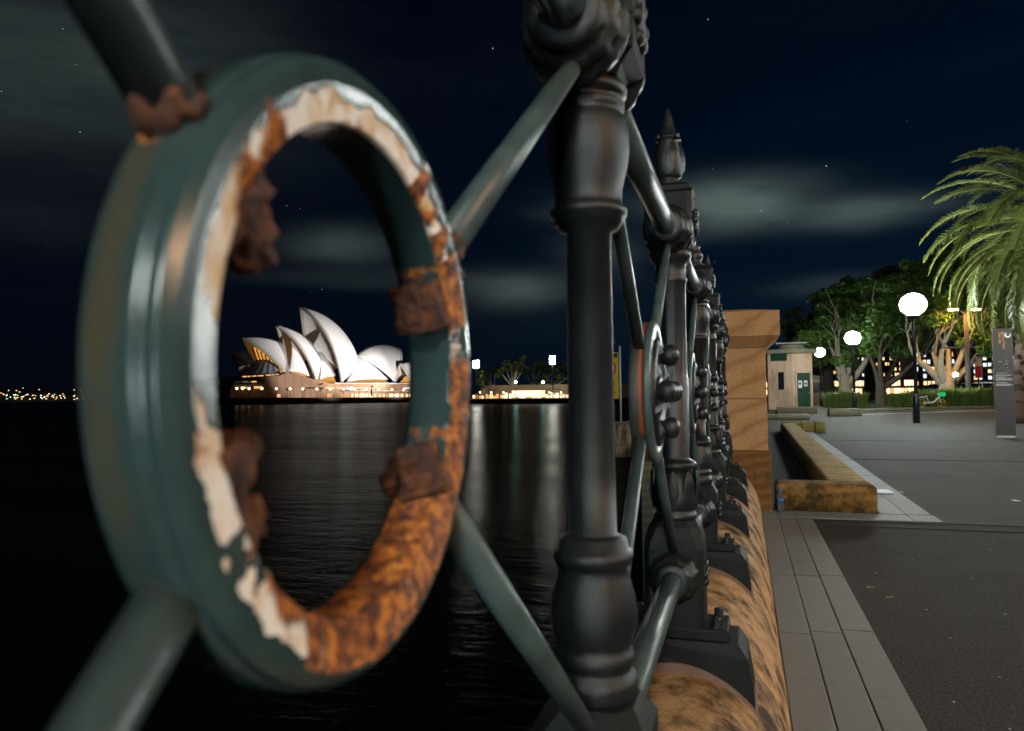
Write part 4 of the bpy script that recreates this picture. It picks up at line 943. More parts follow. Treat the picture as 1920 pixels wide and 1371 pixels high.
# ------------------------------------------------------------------ tussock clumps
def tussock(px, py, yd, wpx, hpx, label, seed, n=1500):
    b = on_y(px, py, yd); rnd = random.Random(seed); mb = MB(); w = wpx*yd/F_PX; h = hpx*yd/F_PX
    for _ in range(n):
        cx, cy = rnd.uniform(-w*.42, w*.42), rnd.uniform(-.6, .6); a = rnd.uniform(0, 2*PI); hh = h*rnd.uniform(.65, 1.08)*(1-.35*abs(cx/w)*2*rnd.random()); lean = rnd.uniform(.15, .75); s_ = .016
        d = Vector((math.cos(a), math.sin(a), 0)); sd = Vector((-d.y, d.x, 0))*s_; p0 = Vector((cx, cy, 0)); p1 = p0+d*lean*.35*hh+Vector((0, 0, hh*.7)); p2 = p0+d*lean*hh+Vector((0, 0, hh*(1-.35*lean)))
        mb.add([p0-sd, p0+sd, p1+sd, p1-sd, p2], [(0, 1, 2, 3), (3, 2, 4)])
    o = mb.build('grass_tussock', 'grass', None, (b.x, yd, gz(yd)), fix=False); return tag(o, label, 'grass clump', 'tussocks along the lawn edge')
tussock(1583, 754, 54, 80, 34, 'rounded grass tussock behind the middle lamp post', 1)
tussock(1700, 755, 54, 62, 30, 'dark grass tussock to the left of the hire bike', 2)
tussock(1735, 752, 56, 60, 34, 'grass tussock rising right behind the hire bike', 3)
tussock(1780, 754, 54, 56, 38, 'bright grass tussock between the hire bike and timber pole', 4)
tussock(1838, 754, 54, 62, 38, 'bright yellow-green grass tussock between timber pole and totem', 5)

# ------------------------------------------------------------------ date palm
def frond_mesh(Ln, droop, seed):
    rnd = random.Random(seed); rach = MB(); lf = MB(); pts = []; n = 16
    for i in range(n+1):
        f = i/n; ang = R(62)-droop*f**1.25
        if i == 0: p = Vector((0, 0, 0))
        else: p = pts[-1]+Vector((math.cos(ang), 0, math.sin(ang)))*Ln/n
        pts.append(p)
    rach.tube(pts, [.045*(1-.85*i/n) for i in range(n+1)], 5)
    m = 105
    for i in range(4, m):
        f = i/m; k = f*n; a = int(k); p = pts[a].lerp(pts[min(a+1, n)], k-a); d = (pts[min(a+1, n)]-pts[a]).normalized(); up = Vector((-d.z, 0, d.x))
        ll = .62*math.sin(PI*min(1, .12+.86*f))**.6*rnd.uniform(.85, 1.1)*Ln/4.6
        for s in (-1, 1):
            dr_ = (d*.62+Vector((0, s*.85, 0))+up*rnd.uniform(.05, .4)).normalized(); q1 = p+dr_*ll*.55; q2 = q1+(dr_+Vector((0, 0, -.55))).normalized()*ll*.45; w = d*.024
            lf.add([p-w, p+w, q1+w*.9, q1-w*.9, q2], [(0, 1, 2, 3), (3, 2, 4)])
    o = len(rach.v); nf = len(rach.f); rach.add(lf.v, lf.f); me = rach.mesh('frond'); me.materials.append(MAT['palm_leaf']); me.materials.append(MAT['rachis'])
    me.polygons.foreach_set('material_index', [1 if i < nf else 0 for i in range(len(me.polygons))]); return me
pb = on_y(1912, 762, 31); pt = thing('date_palm', 'large date palm with drooping fronds and thick brown trunk at picture edge', 'palm tree', (pb.x, 31, gz(31)))
ph = on_y(2004, 432, 31); hz = ph.z-gz(31); hx = ph.x-pb.x
tk = MB(); tk.lathe([(.72, -.1), (.66, .25), (.55, .5), (.50, 1.2), (.50, 2.2), (.56, 3.4), (.66, hz-1.0), (.78, hz-.4), (.55, hz)], 22)
tk.v = [(x+hx*max(0, z/hz)**1.4, y, z) for x, y, z in tk.v]; tk.build('trunk', 'palm_bark', pt)
rnd0 = random.Random(2)
for k in range(150):
    z = .4+(hz-.6)*k/150; a = k*2.39996; r = (.50 if z < 2.4 else .50+.2*(z-2.4)/(hz-2.4))
    p = Vector((hx*(z/hz)**1.4+r*math.cos(a), r*math.sin(a), z)); d = Vector((math.cos(a), math.sin(a), 0)); sd = Vector((-d.y, d.x, 0))
    if k == 0: boot = MB().add([Vector((0, -.13, -.1)), Vector((0, .13, -.1)), Vector((.10, .08, .12)), Vector((.10, -.08, .12)), Vector((-.05, -.1, .1)), Vector((-.05, .1, .1))], [(0, 1, 2, 3), (3, 2, 5, 4), (0, 3, 4), (1, 5, 2)]).mesh('boot')
    o = obj('leaf_boot', boot, 'palm_bark', pt, p-d*.02); o.rotation_euler = (rnd0.uniform(-.25, .25), rnd0.uniform(-.2, .2), a); s_ = rnd0.uniform(.7, 1.15); o.scale = (s_, s_, s_*rnd0.uniform(.8, 1.2))
FM = [frond_mesh(5.4, R(d), i) for i, d in enumerate((98, 108, 110, 102))]
DEAD = frond_mesh(4.2, R(150), 9); MAT['dead_frond'] = flat('dry_brown_frond', (.16, .10, .055), .8, bmp=0); DEAD.materials[0] = MAT['dead_frond']; DEAD.materials[1] = MAT['dead_frond']
rnd = random.Random(5)
for k in range(120):
    tier = k/120; a = k*2.39996+rnd.uniform(-.2, .2)
    me = FM[min(3, int(tier*4))] if rnd.random() < .8 else FM[rnd.randrange(4)]
    if k > 108: me = DEAD
    o = obj('frond', me, None, pt, (hx+.15*math.cos(a), .15*math.sin(a), hz-.35*tier))
    tilt = R(-24)+R(112)*tier+rnd.uniform(-.12, .12); o.rotation_euler = (rnd.uniform(-.25, .25), tilt, a); s = rnd.uniform(.86, 1.08); o.scale = (s, s, s)

# ------------------------------------------------------------------ parked cars, sign
def car(px, py, yd, label, rz):
    b = on_y(px, py, yd); t = thing('parked_car', label, 'car', (b.x, yd, gz(yd)+.02), rz, 'cars parked behind the palm')
    secs = [(-2.2, .55, .75), (-2.1, .82, .82), (-1.6, .86, .98), (-.9, .88, 1.0), (.9, .88, 1.0), (1.7, .86, .92), (2.1, .80, .80), (2.22, .55, .62)]
    vs = []
    for x, w, z in secs: vs += [(x, -w, .28), (x, -w*1.02, .55), (x, -w*.94, z), (x, w*.94, z), (x, w*1.02, .55), (x, w, .28)]
    n = len(secs); MB().add(vs, [(k*6+i, k*6+(i+1) % 6, (k+1)*6+(i+1) % 6, (k+1)*6+i) for k in range(n-1) for i in range(6)]+[tuple(range(6)), tuple(reversed(range((n-1)*6, n*6)))]).build('body', 'car_white', t)
    cab = [(-2.0, .70, .96), (-1.5, .64, 1.46), (.2, .64, 1.50), (1.05, .72, .98)]; vs = []
    for x, w, z in cab: vs += [(x, -w, z), (x, w, z)]
    vs += [(1.05, -.78, .95), (1.05, .78, .95), (-2.0, -.78, .93), (-2.0, .78, .93)]
    cb = MB().add(vs, [(0, 1, 3, 2), (2, 3, 5, 4), (4, 5, 7, 6), (0, 2, 4, 6, 8, 10), (1, 11, 9, 7, 5, 3), (6, 7, 9, 8), (1, 0, 10, 11)]).build('cabin', 'glass_car', t)
    MB().bevel_box(-1.5, .25, -.655, .655, 1.475, 1.53, .02).build('roof', 'car_white', t)
    for x in (-.65,): 
        for s in (-1, 1): MB().box(x-.05, x+.05, s*.70-.03, s*.70+.03, .97, 1.48).build('pillar', 'car_white', t)
    for x in (-1.35, 1.4):
        for s in (-1, 1):
            w = MB().lathe([(.20, -.10), (.33, -.10), (.34, -.05), (.34, .10), (.2, .11)], 18, M_=Matrix.Translation((x, s*.82, .33)) @ Matrix.Rotation(-s*PI/2, 4, 'X')).build('wheel', 'rubber', t)
            MB().lathe([(.19, .108), (.17, .115), (.03, .12)], 12, M_=Matrix.Translation((x, s*.82, .33)) @ Matrix.Rotation(-s*PI/2, 4, 'X')).build('rim', 'silver', w)
    for s in (-1, 1): MB().bevel_box(2.12, 2.2, s*.62-.16, s*.62+.16, .62, .76, .02).build('headlight', 'silver', t); MB().bevel_box(-2.2, -2.1, s*.66-.1, s*.66+.1, .66, .86, .02).build('tail_light', 'red', t)
car(1850, 742, 66, 'white parked car seen between timber pole and totem', R(12)); car(1912, 746, 62, 'white parked car peeping out behind the palm trunk', R(8))
car(1785, 740, 70, 'white parked car behind the pale tree and tussocks', R(10))
q = on_y(1836, 738, 64); sg = thing('street_sign', 'small upright red and white sign on a post near the parked cars', 'sign', (q.x, 64, gz(64)))
MB().lathe([(.05, 0), (.05, 2.9)], 8).build('post', 'black_metal', sg); MB().bevel_box(-.24, .24, -.06, -.01, 1.9, 3.5, .02).build('panel', 'white', sg); MB().box(-.21, .21, -.068, -.0605, 1.95, 2.8).build('red_field', 'red', sg)

# ================================================================== ACROSS THE WATER: the shell-roofed concert hall
OD = 500.0
ORDN = 'first second third fourth fifth sixth seventh eighth ninth tenth eleventh twelfth thirteenth fourteenth fifteenth sixteenth'.split()
_c = ray(610, 746); _dv = Vector((_c.x, _c.y, 0)).normalized(); _rv = Vector((_dv.y, -_dv.x, 0))
ORG = CAMP+_dv*OD; ORG.z = WZ
TH = R(26)
EA = -_rv*math.cos(TH)-_dv*math.sin(TH)          # the way the shells open
EC = _rv*math.sin(TH)-_dv*math.cos(TH)           # towards the viewer
def oh(a, c, z): return ORG+EA*a+EC*c+Vector((0, 0, z))
def ohpx(px, py, c):                              # a point on the long vertical plane c metres off the hall's axis
    d = ray(px, py); n = EC; k = ((ORG+EC*c)-CAMP).dot(n)/d.dot(n); q = CAMP+d*k-ORG
    return q.dot(EA), q.z
hall = thing('concert_hall', 'white shell-roofed concert hall glowing on its podium across the water', 'concert hall', (ORG.x, ORG.y, WZ))
def loc(p): return Vector(p)-Vector(hall.location)
def sphere_centre(T, B, P, Rr):
    a, b, c = Vector(T), Vector(B), Vector(P); ab, ac = b-a, c-a; n = ab.cross(ac)
    o = a+(n.cross(ab)*ac.length_squared+ac.cross(n)*ab.length_squared)/(2*n.length_squared)
    h2 = Rr*Rr-(o-a).length_squared; h = math.sqrt(max(0, h2)); n.normalize()
    return o-n*h, o+n*h
def slerp(C_, p, q, f):
    u, v = (p-C_), (q-C_); ru, rv_ = u.length, v.length; u, v = u/ru, v/rv_; w = math.acos(max(-1, min(1, u.dot(v))))
    if w < 1e-5: return p.lerp(q, f)
    return C_+(u*math.sin((1-f)*w)+v*math.sin(f*w))/math.sin(w)*(ru+(rv_-ru)*f)
def patch(corner_fn, nu, nv, name, mat, par, thick=1.0, uvs=(1, 1)):
    vs = []; fs = []; uv = []
    for i in range(nu+1):
        for j in range(nv+1): vs.append(loc(corner_fn(i/nu, j/nv))); uv.append((i/nu*uvs[0], j/nv*uvs[1]))
    fs = [(i*(nv+1)+j, (i+1)*(nv+1)+j, (i+1)*(nv+1)+j+1, i*(nv+1)+j+1) for i in range(nu) for j in range(nv)]
    mb = MB().add(vs, fs, True); me = mb.mesh(name); ul = me.uv_layers.new(name='UVMap')
    for l in me.loops: ul.data[l.index].uv = uv[l.vertex_index]
    o = obj(name, me, mat, par)
    if thick: sd = o.modifiers.new('thick', 'SOLIDIFY'); sd.thickness = thick; sd.offset = 0
    return o
def shell_pair(c0, T, B, P, half, name='roof_shell', Rr=75.0, both=True):
    """T,B: pixels of tip and ridge end on plane c0; P: pixel of the near pedestal on plane c0+half."""
    ta, tz = ohpx(*T, c0); ba, bz = ohpx(*B, c0); pa, pz = ohpx(*P, c0+half)
    for s in ((1, -1) if both else (1,)):
        Tv, Bv, Pv = Vector((ta, 0, tz)), Vector((ba, 0, bz)), Vector((pa, s*half, pz))
        Cs = sphere_centre(Tv, Bv, Pv, Rr); Cc = min(Cs, key=lambda q: q.z*1.0+s*q.y*.6)
        if Rr < (Tv-Bv).length: pass
        # ridge: the circle where the sphere cuts the axis plane
        c2 = Vector((Cc.x, 0, Cc.z)); 
        def ridge(f):
            u, v = Tv-c2, Bv-c2; a0, a1 = math.atan2(u.z, u.x), math.atan2(v.z, v.x); d = (a1-a0+PI) % (2*PI)-PI; r = u.length+(v.length-u.length)*f
            return c2+Vector((math.cos(a0+d*f), 0, math.sin(a0+d*f)))*r
        def fn(i, j): q = slerp(Cc, ridge(i), Pv, j); return oh(q.x, c0+q.y, q.z)
        o = patch(fn, 18, 16, name, 'shell', hall, 1.1)
        # pale rib along the open mouth edge
        pts = [loc(fn(0, j/18)) for j in range(19)]; MB().tube(pts, [1.15]*19, 6).build('mouth_rib', 'rib', o)
    return (ta, tz), (ba, bz), (pa, pz)
def tri_shell(c0, A, B, Cp, cA, cB, cC, bulge=6.0):
    a = oh(*[ohpx(*A, c0+cA)[0], c0+cA, ohpx(*A, c0+cA)[1]]); b = oh(*[ohpx(*B, c0+cB)[0], c0+cB, ohpx(*B, c0+cB)[1]]); c = oh(*[ohpx(*Cp, c0+cC)[0], c0+cC, ohpx(*Cp, c0+cC)[1]])
    n = (b-a).cross(c-a).normalized()
    if n.dot(CAMP-a) < 0: n = -n
    def fn(i, j): p = a.lerp(b.lerp(c, i), j); w = 4*j*(1-j)*.5+.5*j*4*i*(1-i); return p+n*bulge*w*.5
    return patch(fn, 10, 10, 'side_shell', 'shell', hall, .8)
# main hall (towards the viewer)
shell_pair(0, (563.8, 575), (669, 669), (641, 716), 22, Rr=56)
shell_pair(0, (519.6, 610.5), (594, 653), (594, 712), 21, Rr=54)
shell_pair(0, (453, 633.5), (531, 646), (534, 698), 19, Rr=56)
shell_pair(0, (747.5, 655), (669, 668), (739, 716), 20, Rr=31)
tri_shell(0, (669, 667), (650, 716), (727, 712), 1, 22, 20)
tri_shell(0, (597, 654), (600, 712), (629, 706), 3, 20, 17)
tri_shell(0, (546, 640), (541, 697), (580, 706), 6, 19, 18)
tri_shell(0, (600, 622), (585, 650), (630, 690), -3, 4, 10, 3)
# second hall behind
shell_pair(-52, (527, 606), (604, 655), (585, 710), 17)
shell_pair(-52, (493, 634), (560, 662), (545, 708), 16)
shell_pair(-52, (434.7, 660), (500, 668), (486, 705), 15)
shell_pair(-52, (690, 668), (630, 676), (682, 712), 15)
# small restaurant shells at the far right
shell_pair(24, (751.5, 683), (795, 688), (770, 712), 9, Rr=40); shell_pair(24, (826, 690), (795, 690), (815, 712), 8, Rr=40)
# podium: one profile on the near face, run back under both halls
def prof(pts, c): return [ohpx(px, py, c) for px, py in pts]
def slab_part(name, pts, c, back, mat, par=hall):
    pr = prof(pts, c); mb = MB(); n = len(pr)
    mb.add([loc(oh(a, c, z)) for a, z in pr]+[loc(oh(a, c-back, z)) for a, z in pr], [tuple(range(n)), tuple(reversed(range(n, 2*n)))]+[(i, (i+1) % n, (i+1) % n+n, i+n) for i in range(n)])
    return mb.build(name, mat, par)
wall = slab_part('podium_wall', [(431, 745.6), (431, 730), (437, 722), (441, 714), (496, 713), (497, 706), (523, 705), (538, 699), (564, 704), (590, 712), (628, 719), (830, 720.5), (830, 745.6)], 26, 105, 'podium')
slab_part('broadwalk', [(420, 748), (420, 745.7), (1000, 745.7), (1000, 748)], 52, 150, 'sea_stone')
slab_part('quay_base', [(414, 757.5), (414, 748.1), (1000, 748.1), (1000, 757.5)], 54, 160, 'sea_stone')
slab_part('terrace_slab', [(628, 719.2), (628, 717.6), (830, 718.9), (830, 720.4)], 30, 8, 'concrete_pale')
slab_part('canopy_slab', [(655, 733), (655, 732), (830, 733.5), (830, 734.5)], 32, 9, 'concrete_pale')
slab_part('terrace_slab', [(438, 725.5), (440, 722), (492, 721), (492, 724)], 31, 6, 'concrete_pale')
slab_part('stair_block', [(600, 723), (608, 718), (614, 723)], 29, 5, 'podium')
def pane(x0, x1, y0, y1, c, mat, nm='window'):
    pr = prof([(x0, y1), (x1, y1), (x1, y0), (x0, y0)], c); mb = MB(); mb.add([loc(oh(a, c, z)) for a, z in pr]+[loc(oh(a, c-.8, z)) for a, z in pr], [(0, 1, 2, 3), (7, 6, 5, 4), (0, 4, 5, 1), (1, 5, 6, 2), (2, 6, 7, 3), (3, 7, 4, 0)]); return mb.build(nm, mat, wall)
rnd = random.Random(3)
for (x0, x1, y, m_) in ((574, 594, 727.6, 'win_dark'), (599, 607, 727.6, 'win_dark'), (611, 628, 727.8, 'win_warm'), (632, 648, 727.9, 'win_warm'), (650, 662, 727.9, 'win_dark'), (664, 690, 727.9, 'win_warm'), (692, 706, 728, 'win_warm'), (757, 770, 728, 'win_white')): pane(x0, x1, y-1.1, y+1.1, 26.5, m_)
x = 659
while x < 800:
    w = rnd.uniform(3.5, 8); pane(x, x+w, 738.5, 744.6, 26.5, rnd.choice(('win_warm', 'win_warm', 'win_amber', 'shop'))); x += w+rnd.uniform(1.5, 4)
for (x0, x1, y0, y1) in ((520, 526, 739, 745), (614, 622, 738, 745), (641, 646, 739, 745)): pane(x0, x1, y0, y1, 26.5, 'win_amber')
for (x0, x1, y0, y1, m_) in ((452, 463, 725, 728.5, 'win_amber'), (464, 476, 725, 728.5, 'win_dark'), (477, 492, 724.5, 728.5, 'win_amber'), (446, 470, 714.8, 717, 'win_dark'), (472, 481, 714.8, 717, 'win_amber'), (484, 495, 713.8, 717, 'win_dark')): pane(x0, x1, y0, y1, 27.2 if y0 > 720 else 26.5, m_)
# amber foyers glowing under the side shells
for pts, c in (([(543, 697), (550, 691), (566, 695), (576, 706), (570, 706)], 17.5), ([(599, 713), (601, 702), (626, 706), (630, 718)], 17.5), ([(651, 717), (662, 704), (690, 710), (716, 708), (728, 717)], 18.5), ([(752, 717), (760, 706), (775, 708), (780, 717)], 28)):
    f_ = slab_part('foyer_glazing', pts, c, 1.0, 'glow_orange')
    xs_ = [p[0] for p in pts]; 
    for k in range(int((max(xs_)-min(xs_))/4)):
        px = min(xs_)+3+k*4; a, z = ohpx(px, 716, c+.6); MB().tube([loc(oh(a, c+.6, z-2)), loc(oh(a-.6, c-.5, z+2.2))], .22, 5).build('mullion', 'black_metal', f_)
# glazed mouth of the left shell: amber glass behind fins, and a flared glass skirt
ta, tz = ohpx(453, 633.5, 0); pa, pz = ohpx(534, 698, 19); 
gl = MB(); n = 14; vs = []
for i in range(n+1):
    f = i/n; c = -17+34*f; zt = pz+(tz-pz)*.74*(1-abs(2*f-1)**1.35)
    vs += [loc(oh(pa+(ta-pa)*.30*(1-abs(2*f-1)), c, pz-1)), loc(oh(pa+(ta-pa)*.62*(1-abs(2*f-1)), c, zt))]
g_ = gl.add(vs, [(2*i, 2*i+2, 2*i+3, 2*i+1) for i in range(n)]).build('mouth_glazing', 'glow_orange', hall); g_.modifiers.new('thick', 'SOLIDIFY').thickness = .4
for i in range(0, n+1): MB().tube([Vector(vs[2*i])+EA*.8, Vector(vs[2*i+1])+EA*.8], .42, 5).build('fin', 'bark_dark', g_)
MAT['skirt'] = flat('blue_grey_glass', (.30, .34, .40), .15, scale=.1, bmp=0)
sk = MB(); vs = []
for i in range(n+1):
    f = i/n; b = R(-85)+R(170)*f; c = math.sin(b); e = math.cos(b); a0 = pa+(ta-pa)*.28
    for (rr, zz) in ((9.0, pz+8.0), (12.5, pz+5.0), (17.5, pz+.8), (21.0, pz-1.6)): vs.append(loc(oh(a0+e*rr*.85-4, c*rr, zz)))
sk.add(vs, [(i*4+k, (i+1)*4+k, (i+1)*4+k+1, i*4+k+1) for i in range(n) for k in range(3)]); s_ = sk.build('glass_skirt', 'skirt', hall); s_.modifiers.new('thick', 'SOLIDIFY').thickness = .3
for i in range(0, n+1, 1): MB().tube([Vector(vs[i*4+k])+Vector((0, 0, .25)) for k in range(4)], .14, 4).build('skirt_mullion', 'black_metal', s_)
slab_part('gallery_slab', [(450, 708.5), (452, 705.5), (497, 702.5), (524, 700), (524, 704.5), (498, 706.5)], 20, 22, 'bark_dark')
for (x0, x1, yc) in ((455, 463, 706.6), (465, 470, 706.2), (473, 481, 705.6), (484, 494, 705.0), (499, 509, 703.8), (511, 515, 703.2), (517, 523, 702.6)): slab_part('lit_gallery', [(x0, yc+.9), (x0, yc-1.1), (x1, yc-1.5), (x1, yc+.5)], 20.4, 1, 'win_amber')
# lamps along the broadwalk: each a thing
LM = MB().lathe([(.16, 0), (.12, 4.6)], 6).mesh('post'); GM = MB().sphere((0, 0, 5.0), .62, 3).mesh('globe')
MAT['bw_lamp'] = emit('broadwalk_globe', (1.0, .70, .40), 7.5)
for k, px in enumerate((444, 455, 467, 491, 518, 544, 568, 594, 619, 644, 664, 687, 711, 735, 757, 780)):
    a, z = ohpx(px, 745.6, 40); p = oh(a, 40, z)
    t = thing('promenade_lamp', ORDN[k]+' from the left of the warm lamps on the hall broadwalk', 'lamp', p, 0, 'lamps along the hall broadwalk')
    obj('post', LM, 'black_metal', t); obj('globe', GM, 'bw_lamp', t)
# floodlights for the shells: fixtures on the far quay, aimed at the roofs
def flood(a, c, z, ta_, tc_, tz_, power, spot, label, col=(1, .96, .94)):
    p = oh(a, c, z); tg = oh(ta_, tc_, tz_); t = thing('floodlight', label, 'floodlight', p, 0, 'floodlights aimed at the shells')
    MB().lathe([(.5, -z+4), (.35, -1.2)], 8).build('mast', 'black_metal', t); d = (tg-p).normalized(); rot = d.to_track_quat('-Z', 'Y')
    h_ = MB().bevel_box(-.6, .6, -.45, .45, .3, .7, .08).build('housing', 'black_metal', t); h_.rotation_mode = 'QUATERNION'; h_.rotation_quaternion = rot
    ld = bpy.data.lights.new('flood', 'SPOT'); ld.energy = power; ld.spot_size = R(spot); ld.spot_blend = .6; ld.shadow_soft_size = 1.0; ld.color = col
    lo = bpy.data.objects.new('flood_lamp', ld); C.objects.link(lo); lo.parent = t; lo.rotation_mode = 'QUATERNION'; lo.rotation_quaternion = rot
a4 = ohpx(600, 650, 0)[0]; a2 = ohpx(490, 650, 0)[0]; a5 = ohpx(710, 680, 0)[0]
flood(a4-45, 95, 9, a4-6, 8, 30, 8.0e5, 44, 'floodlight mast lighting the tallest shell'); flood(a5+16, 95, 9, a5, 8, 27, 3.2e5, 38, 'floodlight mast lighting the right hand shell')
flood(a4+16, 95, 9, a4+22, 8, 24, 2.8e5, 42, 'floodlight mast lighting the middle shells')

# ================================================================== far shore on the left: dark hill with house lights
hl = MB(); n = 40; vs = []
for i in range(n+1):
    px = -260+i*700/n; q = on_y(px, 750, 2600); h = 40+22*noise.noise(Vector((i*.25, 0, 0)))+(8 if i < 20 else -1.0*(i-20)); vs += [(q.x, 2600, WZ), (q.x, 2620, max(6, h)), (q.x, 3000, WZ)]
tag(hl.add(vs, [(3*i+k, 3*i+3+k, 3*i+4+k, 3*i+1+k) for i in range(n) for k in range(2)]).build('far_hill', 'hill'), kind='structure')
rnd = random.Random(11); cols = [emit('house_light_%s' % n_, c, s) for n_, c, s in (('warm', (1, .72, .40), 5), ('white', (.9, .95, 1), 6), ('green', (.5, 1, .75), 3), ('amber', (1, .5, .12), 4))]
for ci, cm_ in enumerate(cols):
    mb = MB()
    for _ in range((110, 70, 30, 60)[ci]):
        px = rnd.uniform(-60, 445) if rnd.random() < .75 else rnd.uniform(395, 440); py = 749-abs(rnd.gauss(0, 1))*(7 if px < 300 else 6)
        q = on_y(px, max(py, 726), 2590); s = rnd.uniform(.7, 1.7); mb.box(q.x-s, q.x+s, 2588, 2592, q.z-s*.7, q.z+s*.7)
    o = mb.build('distant_house_lights', cm_); tag(o, ('warm', 'cold white', 'greenish', 'amber')[ci]+' points of house lights scattered over the far shore', 'lights', kind='stuff')

# ================================================================== quay beyond the ring, right of the hall
QY = 300
def qp(px, py, dy=0): return on_y(px, py, QY+dy)
qx0, qx1 = qp(858, 750).x, qp(1250, 750).x
quay = thing('far_quay', 'distant lit quay edge beyond the water behind the nearest round post', 'quay', (0, QY, 0))
zq = qp(980, 749).z
MB().box(qx0, qx1+40, 0, 60, WZ-1, zq).build('quay_wall', 'sea_stone', quay); 
MB().box(qx0, qx1+40, 30, 31, zq, zq+6.5).build('retaining_wall', 'facade_tan', quay); MB().box(qx0, qx1+40, 31, 120, zq, zq+6.4).build('upper_ground', 'hill', quay)
MB().box(qx0, qx1+40, 0.5, .9, zq, zq+.5).build('kerb', 'concrete_pale', quay)
rnd = random.Random(4)
for k, px in enumerate((900, 921, 944, 966, 988, 1008, 1030, 1052, 1072)):
    p = qp(px, 736, 12); t = thing('promenade_lamp', ORDN[k]+' from the left of the warm lamps on the far quay', 'lamp', (p.x, QY+12, zq), 0, 'lamps along the far quay')
    MB().lathe([(.10, 0), (.08, p.z-zq)], 6).build('post', 'black_metal', t); MB().sphere((0, 0, p.z-zq), .36, 3).build('globe', 'bw_lamp', t)
for k in range(34):                                                # lit stalls and bars along the quay
    px = 889+k*5.6+rnd.uniform(-1.5, 1.5); p = qp(px, 745, 22); w = rnd.uniform(.35, .75); h = rnd.uniform(1.2, 2.6)
    MB().bevel_box(p.x-w, p.x+w, 21.5, 22.6, zq+.3, zq+.3+h, .05).build('lit_stall', rnd.choice(('shop', 'win_warm', 'win_amber', 'shop')), quay)
cn = MB().box(qp(960, 740).x, qp(1024, 740).x, 18, 26, zq+4.0, zq+4.3).build('canopy', 'facade_tan', quay)
for k in range(12):
    px = 962+k*5.2; p = qp(px, 740, 18.5); MB().box(p.x-.5, p.x+.5, 18.4, 18.9, zq+1.0, zq+3.8).build('lit_bay', 'shop', quay)
for (px, py, w, h, lab) in ((893, 683, 2.0, 2.3, 'bright floodlight panel on a mast at the left end of the far quay'), (1036, 675, 1.8, 2.6, 'bright floodlight panel on a tall mast beside the round post')):
    p = qp(px, py, 20); t = thing('floodlight_mast', lab, 'floodlight', (p.x, QY+20, zq)); hh = p.z-zq
    MB().lathe([(.28, 0), (.16, hh)], 8).build('mast', 'black_metal', t); MB().bevel_box(-w*.12, w*.12, .1, .3, hh-h*.75, hh+h*.75, .05).build('panel', 'black_metal', t)
    for i in range(4):
        for j in range(3): MB().bevel_box(-w*.7+j*w*.48, -w*.7+j*w*.48+w*.40, -.1, .09, hh-h*.70+i*h*.36, hh-h*.70+i*h*.36+h*.28, .04).build('lamp', 'flood', t)
for (px, lab) in ((967, 'teal-white lamp on the quay left of the floodlight mast'), (1018, 'teal-white lamp on the quay just before the floodlight mast')):
    p = qp(px, 716.5, 8); t = thing('quay_lamp', lab, 'lamp', (p.x, QY+8, zq)); hh = p.z-zq
    MB().lathe([(.14, 0), (.10, hh)], 6).build('post', 'black_metal', t); MB().sphere((0, 0, hh), .5, 3).build('globe', 'teal_lamp', t)
def far_tree(label, px, base, dy, cps, mat, seed, n=420, s=.55, trunk=True):
    b = qp(px, base, dy); t = thing('park_tree', label, 'tree', (b.x, QY+dy, zq), 0, 'trees on the far quay'); cl_ = []
    top = min(c[1] for c in cps)
    mb = MB(); hh = qp(px, top+12, dy).z-zq
    for (cx, cy, r) in cps:
        q = qp(cx, cy, dy); mb.tube([(0, 0, 0), (0, 0, hh*.35), ((q.x-b.x)*.6, 0, (q.z-zq)*.75), (q.x-b.x, 0, q.z-zq)], [.45, .38, .25, .1], 6)
        cl_.append((Vector((q.x-b.x, 0, q.z-zq)), r*(QY+dy)/F_PX))
    mb.build('trunk', 'bark_pale', t); crown('crown', t, cl_, n, s, mat, seed)
far_tree('spreading pine-like tree with flat lit crown on the far quay', 962, 727, 34, [(948, 690, 13), (938, 697, 10), (958, 683, 9), (970, 680, 9), (978, 675, 9), (972, 690, 9), (982, 688, 8), (966, 694, 8)], 'far_leaf', 21, 300, .5)
far_tree('bright yellow-green bush under the left floodlight mast', 903, 728, 24, [(903, 704, 6), (906, 712, 8), (900, 718, 8), (908, 722, 8)], 'far_leaf', 22, 260, .4)
far_tree('dark wooded mass behind the flat-crowned pine', 1000, 720, 80, [(1000, 690, 12), (1016, 688, 14), (1034, 692, 16), (1050, 690, 16), (985, 698, 12), (1065, 694, 14)], 'fig_leaf2', 23, 300, .7)
far_tree('low green tree beneath the tall floodlight mast', 1022, 727, 40, [(1010, 712, 10), (1022, 708, 9), (1030, 714, 9), (1048, 712, 9), (1060, 712, 10)], 'far_leaf', 24, 300, .5)
far_tree('dark trees rising behind the left floodlight mast', 925, 722, 70, [(915, 700, 11), (930, 694, 10), (900, 694, 9)], 'fig_leaf2', 25, 300, .7)

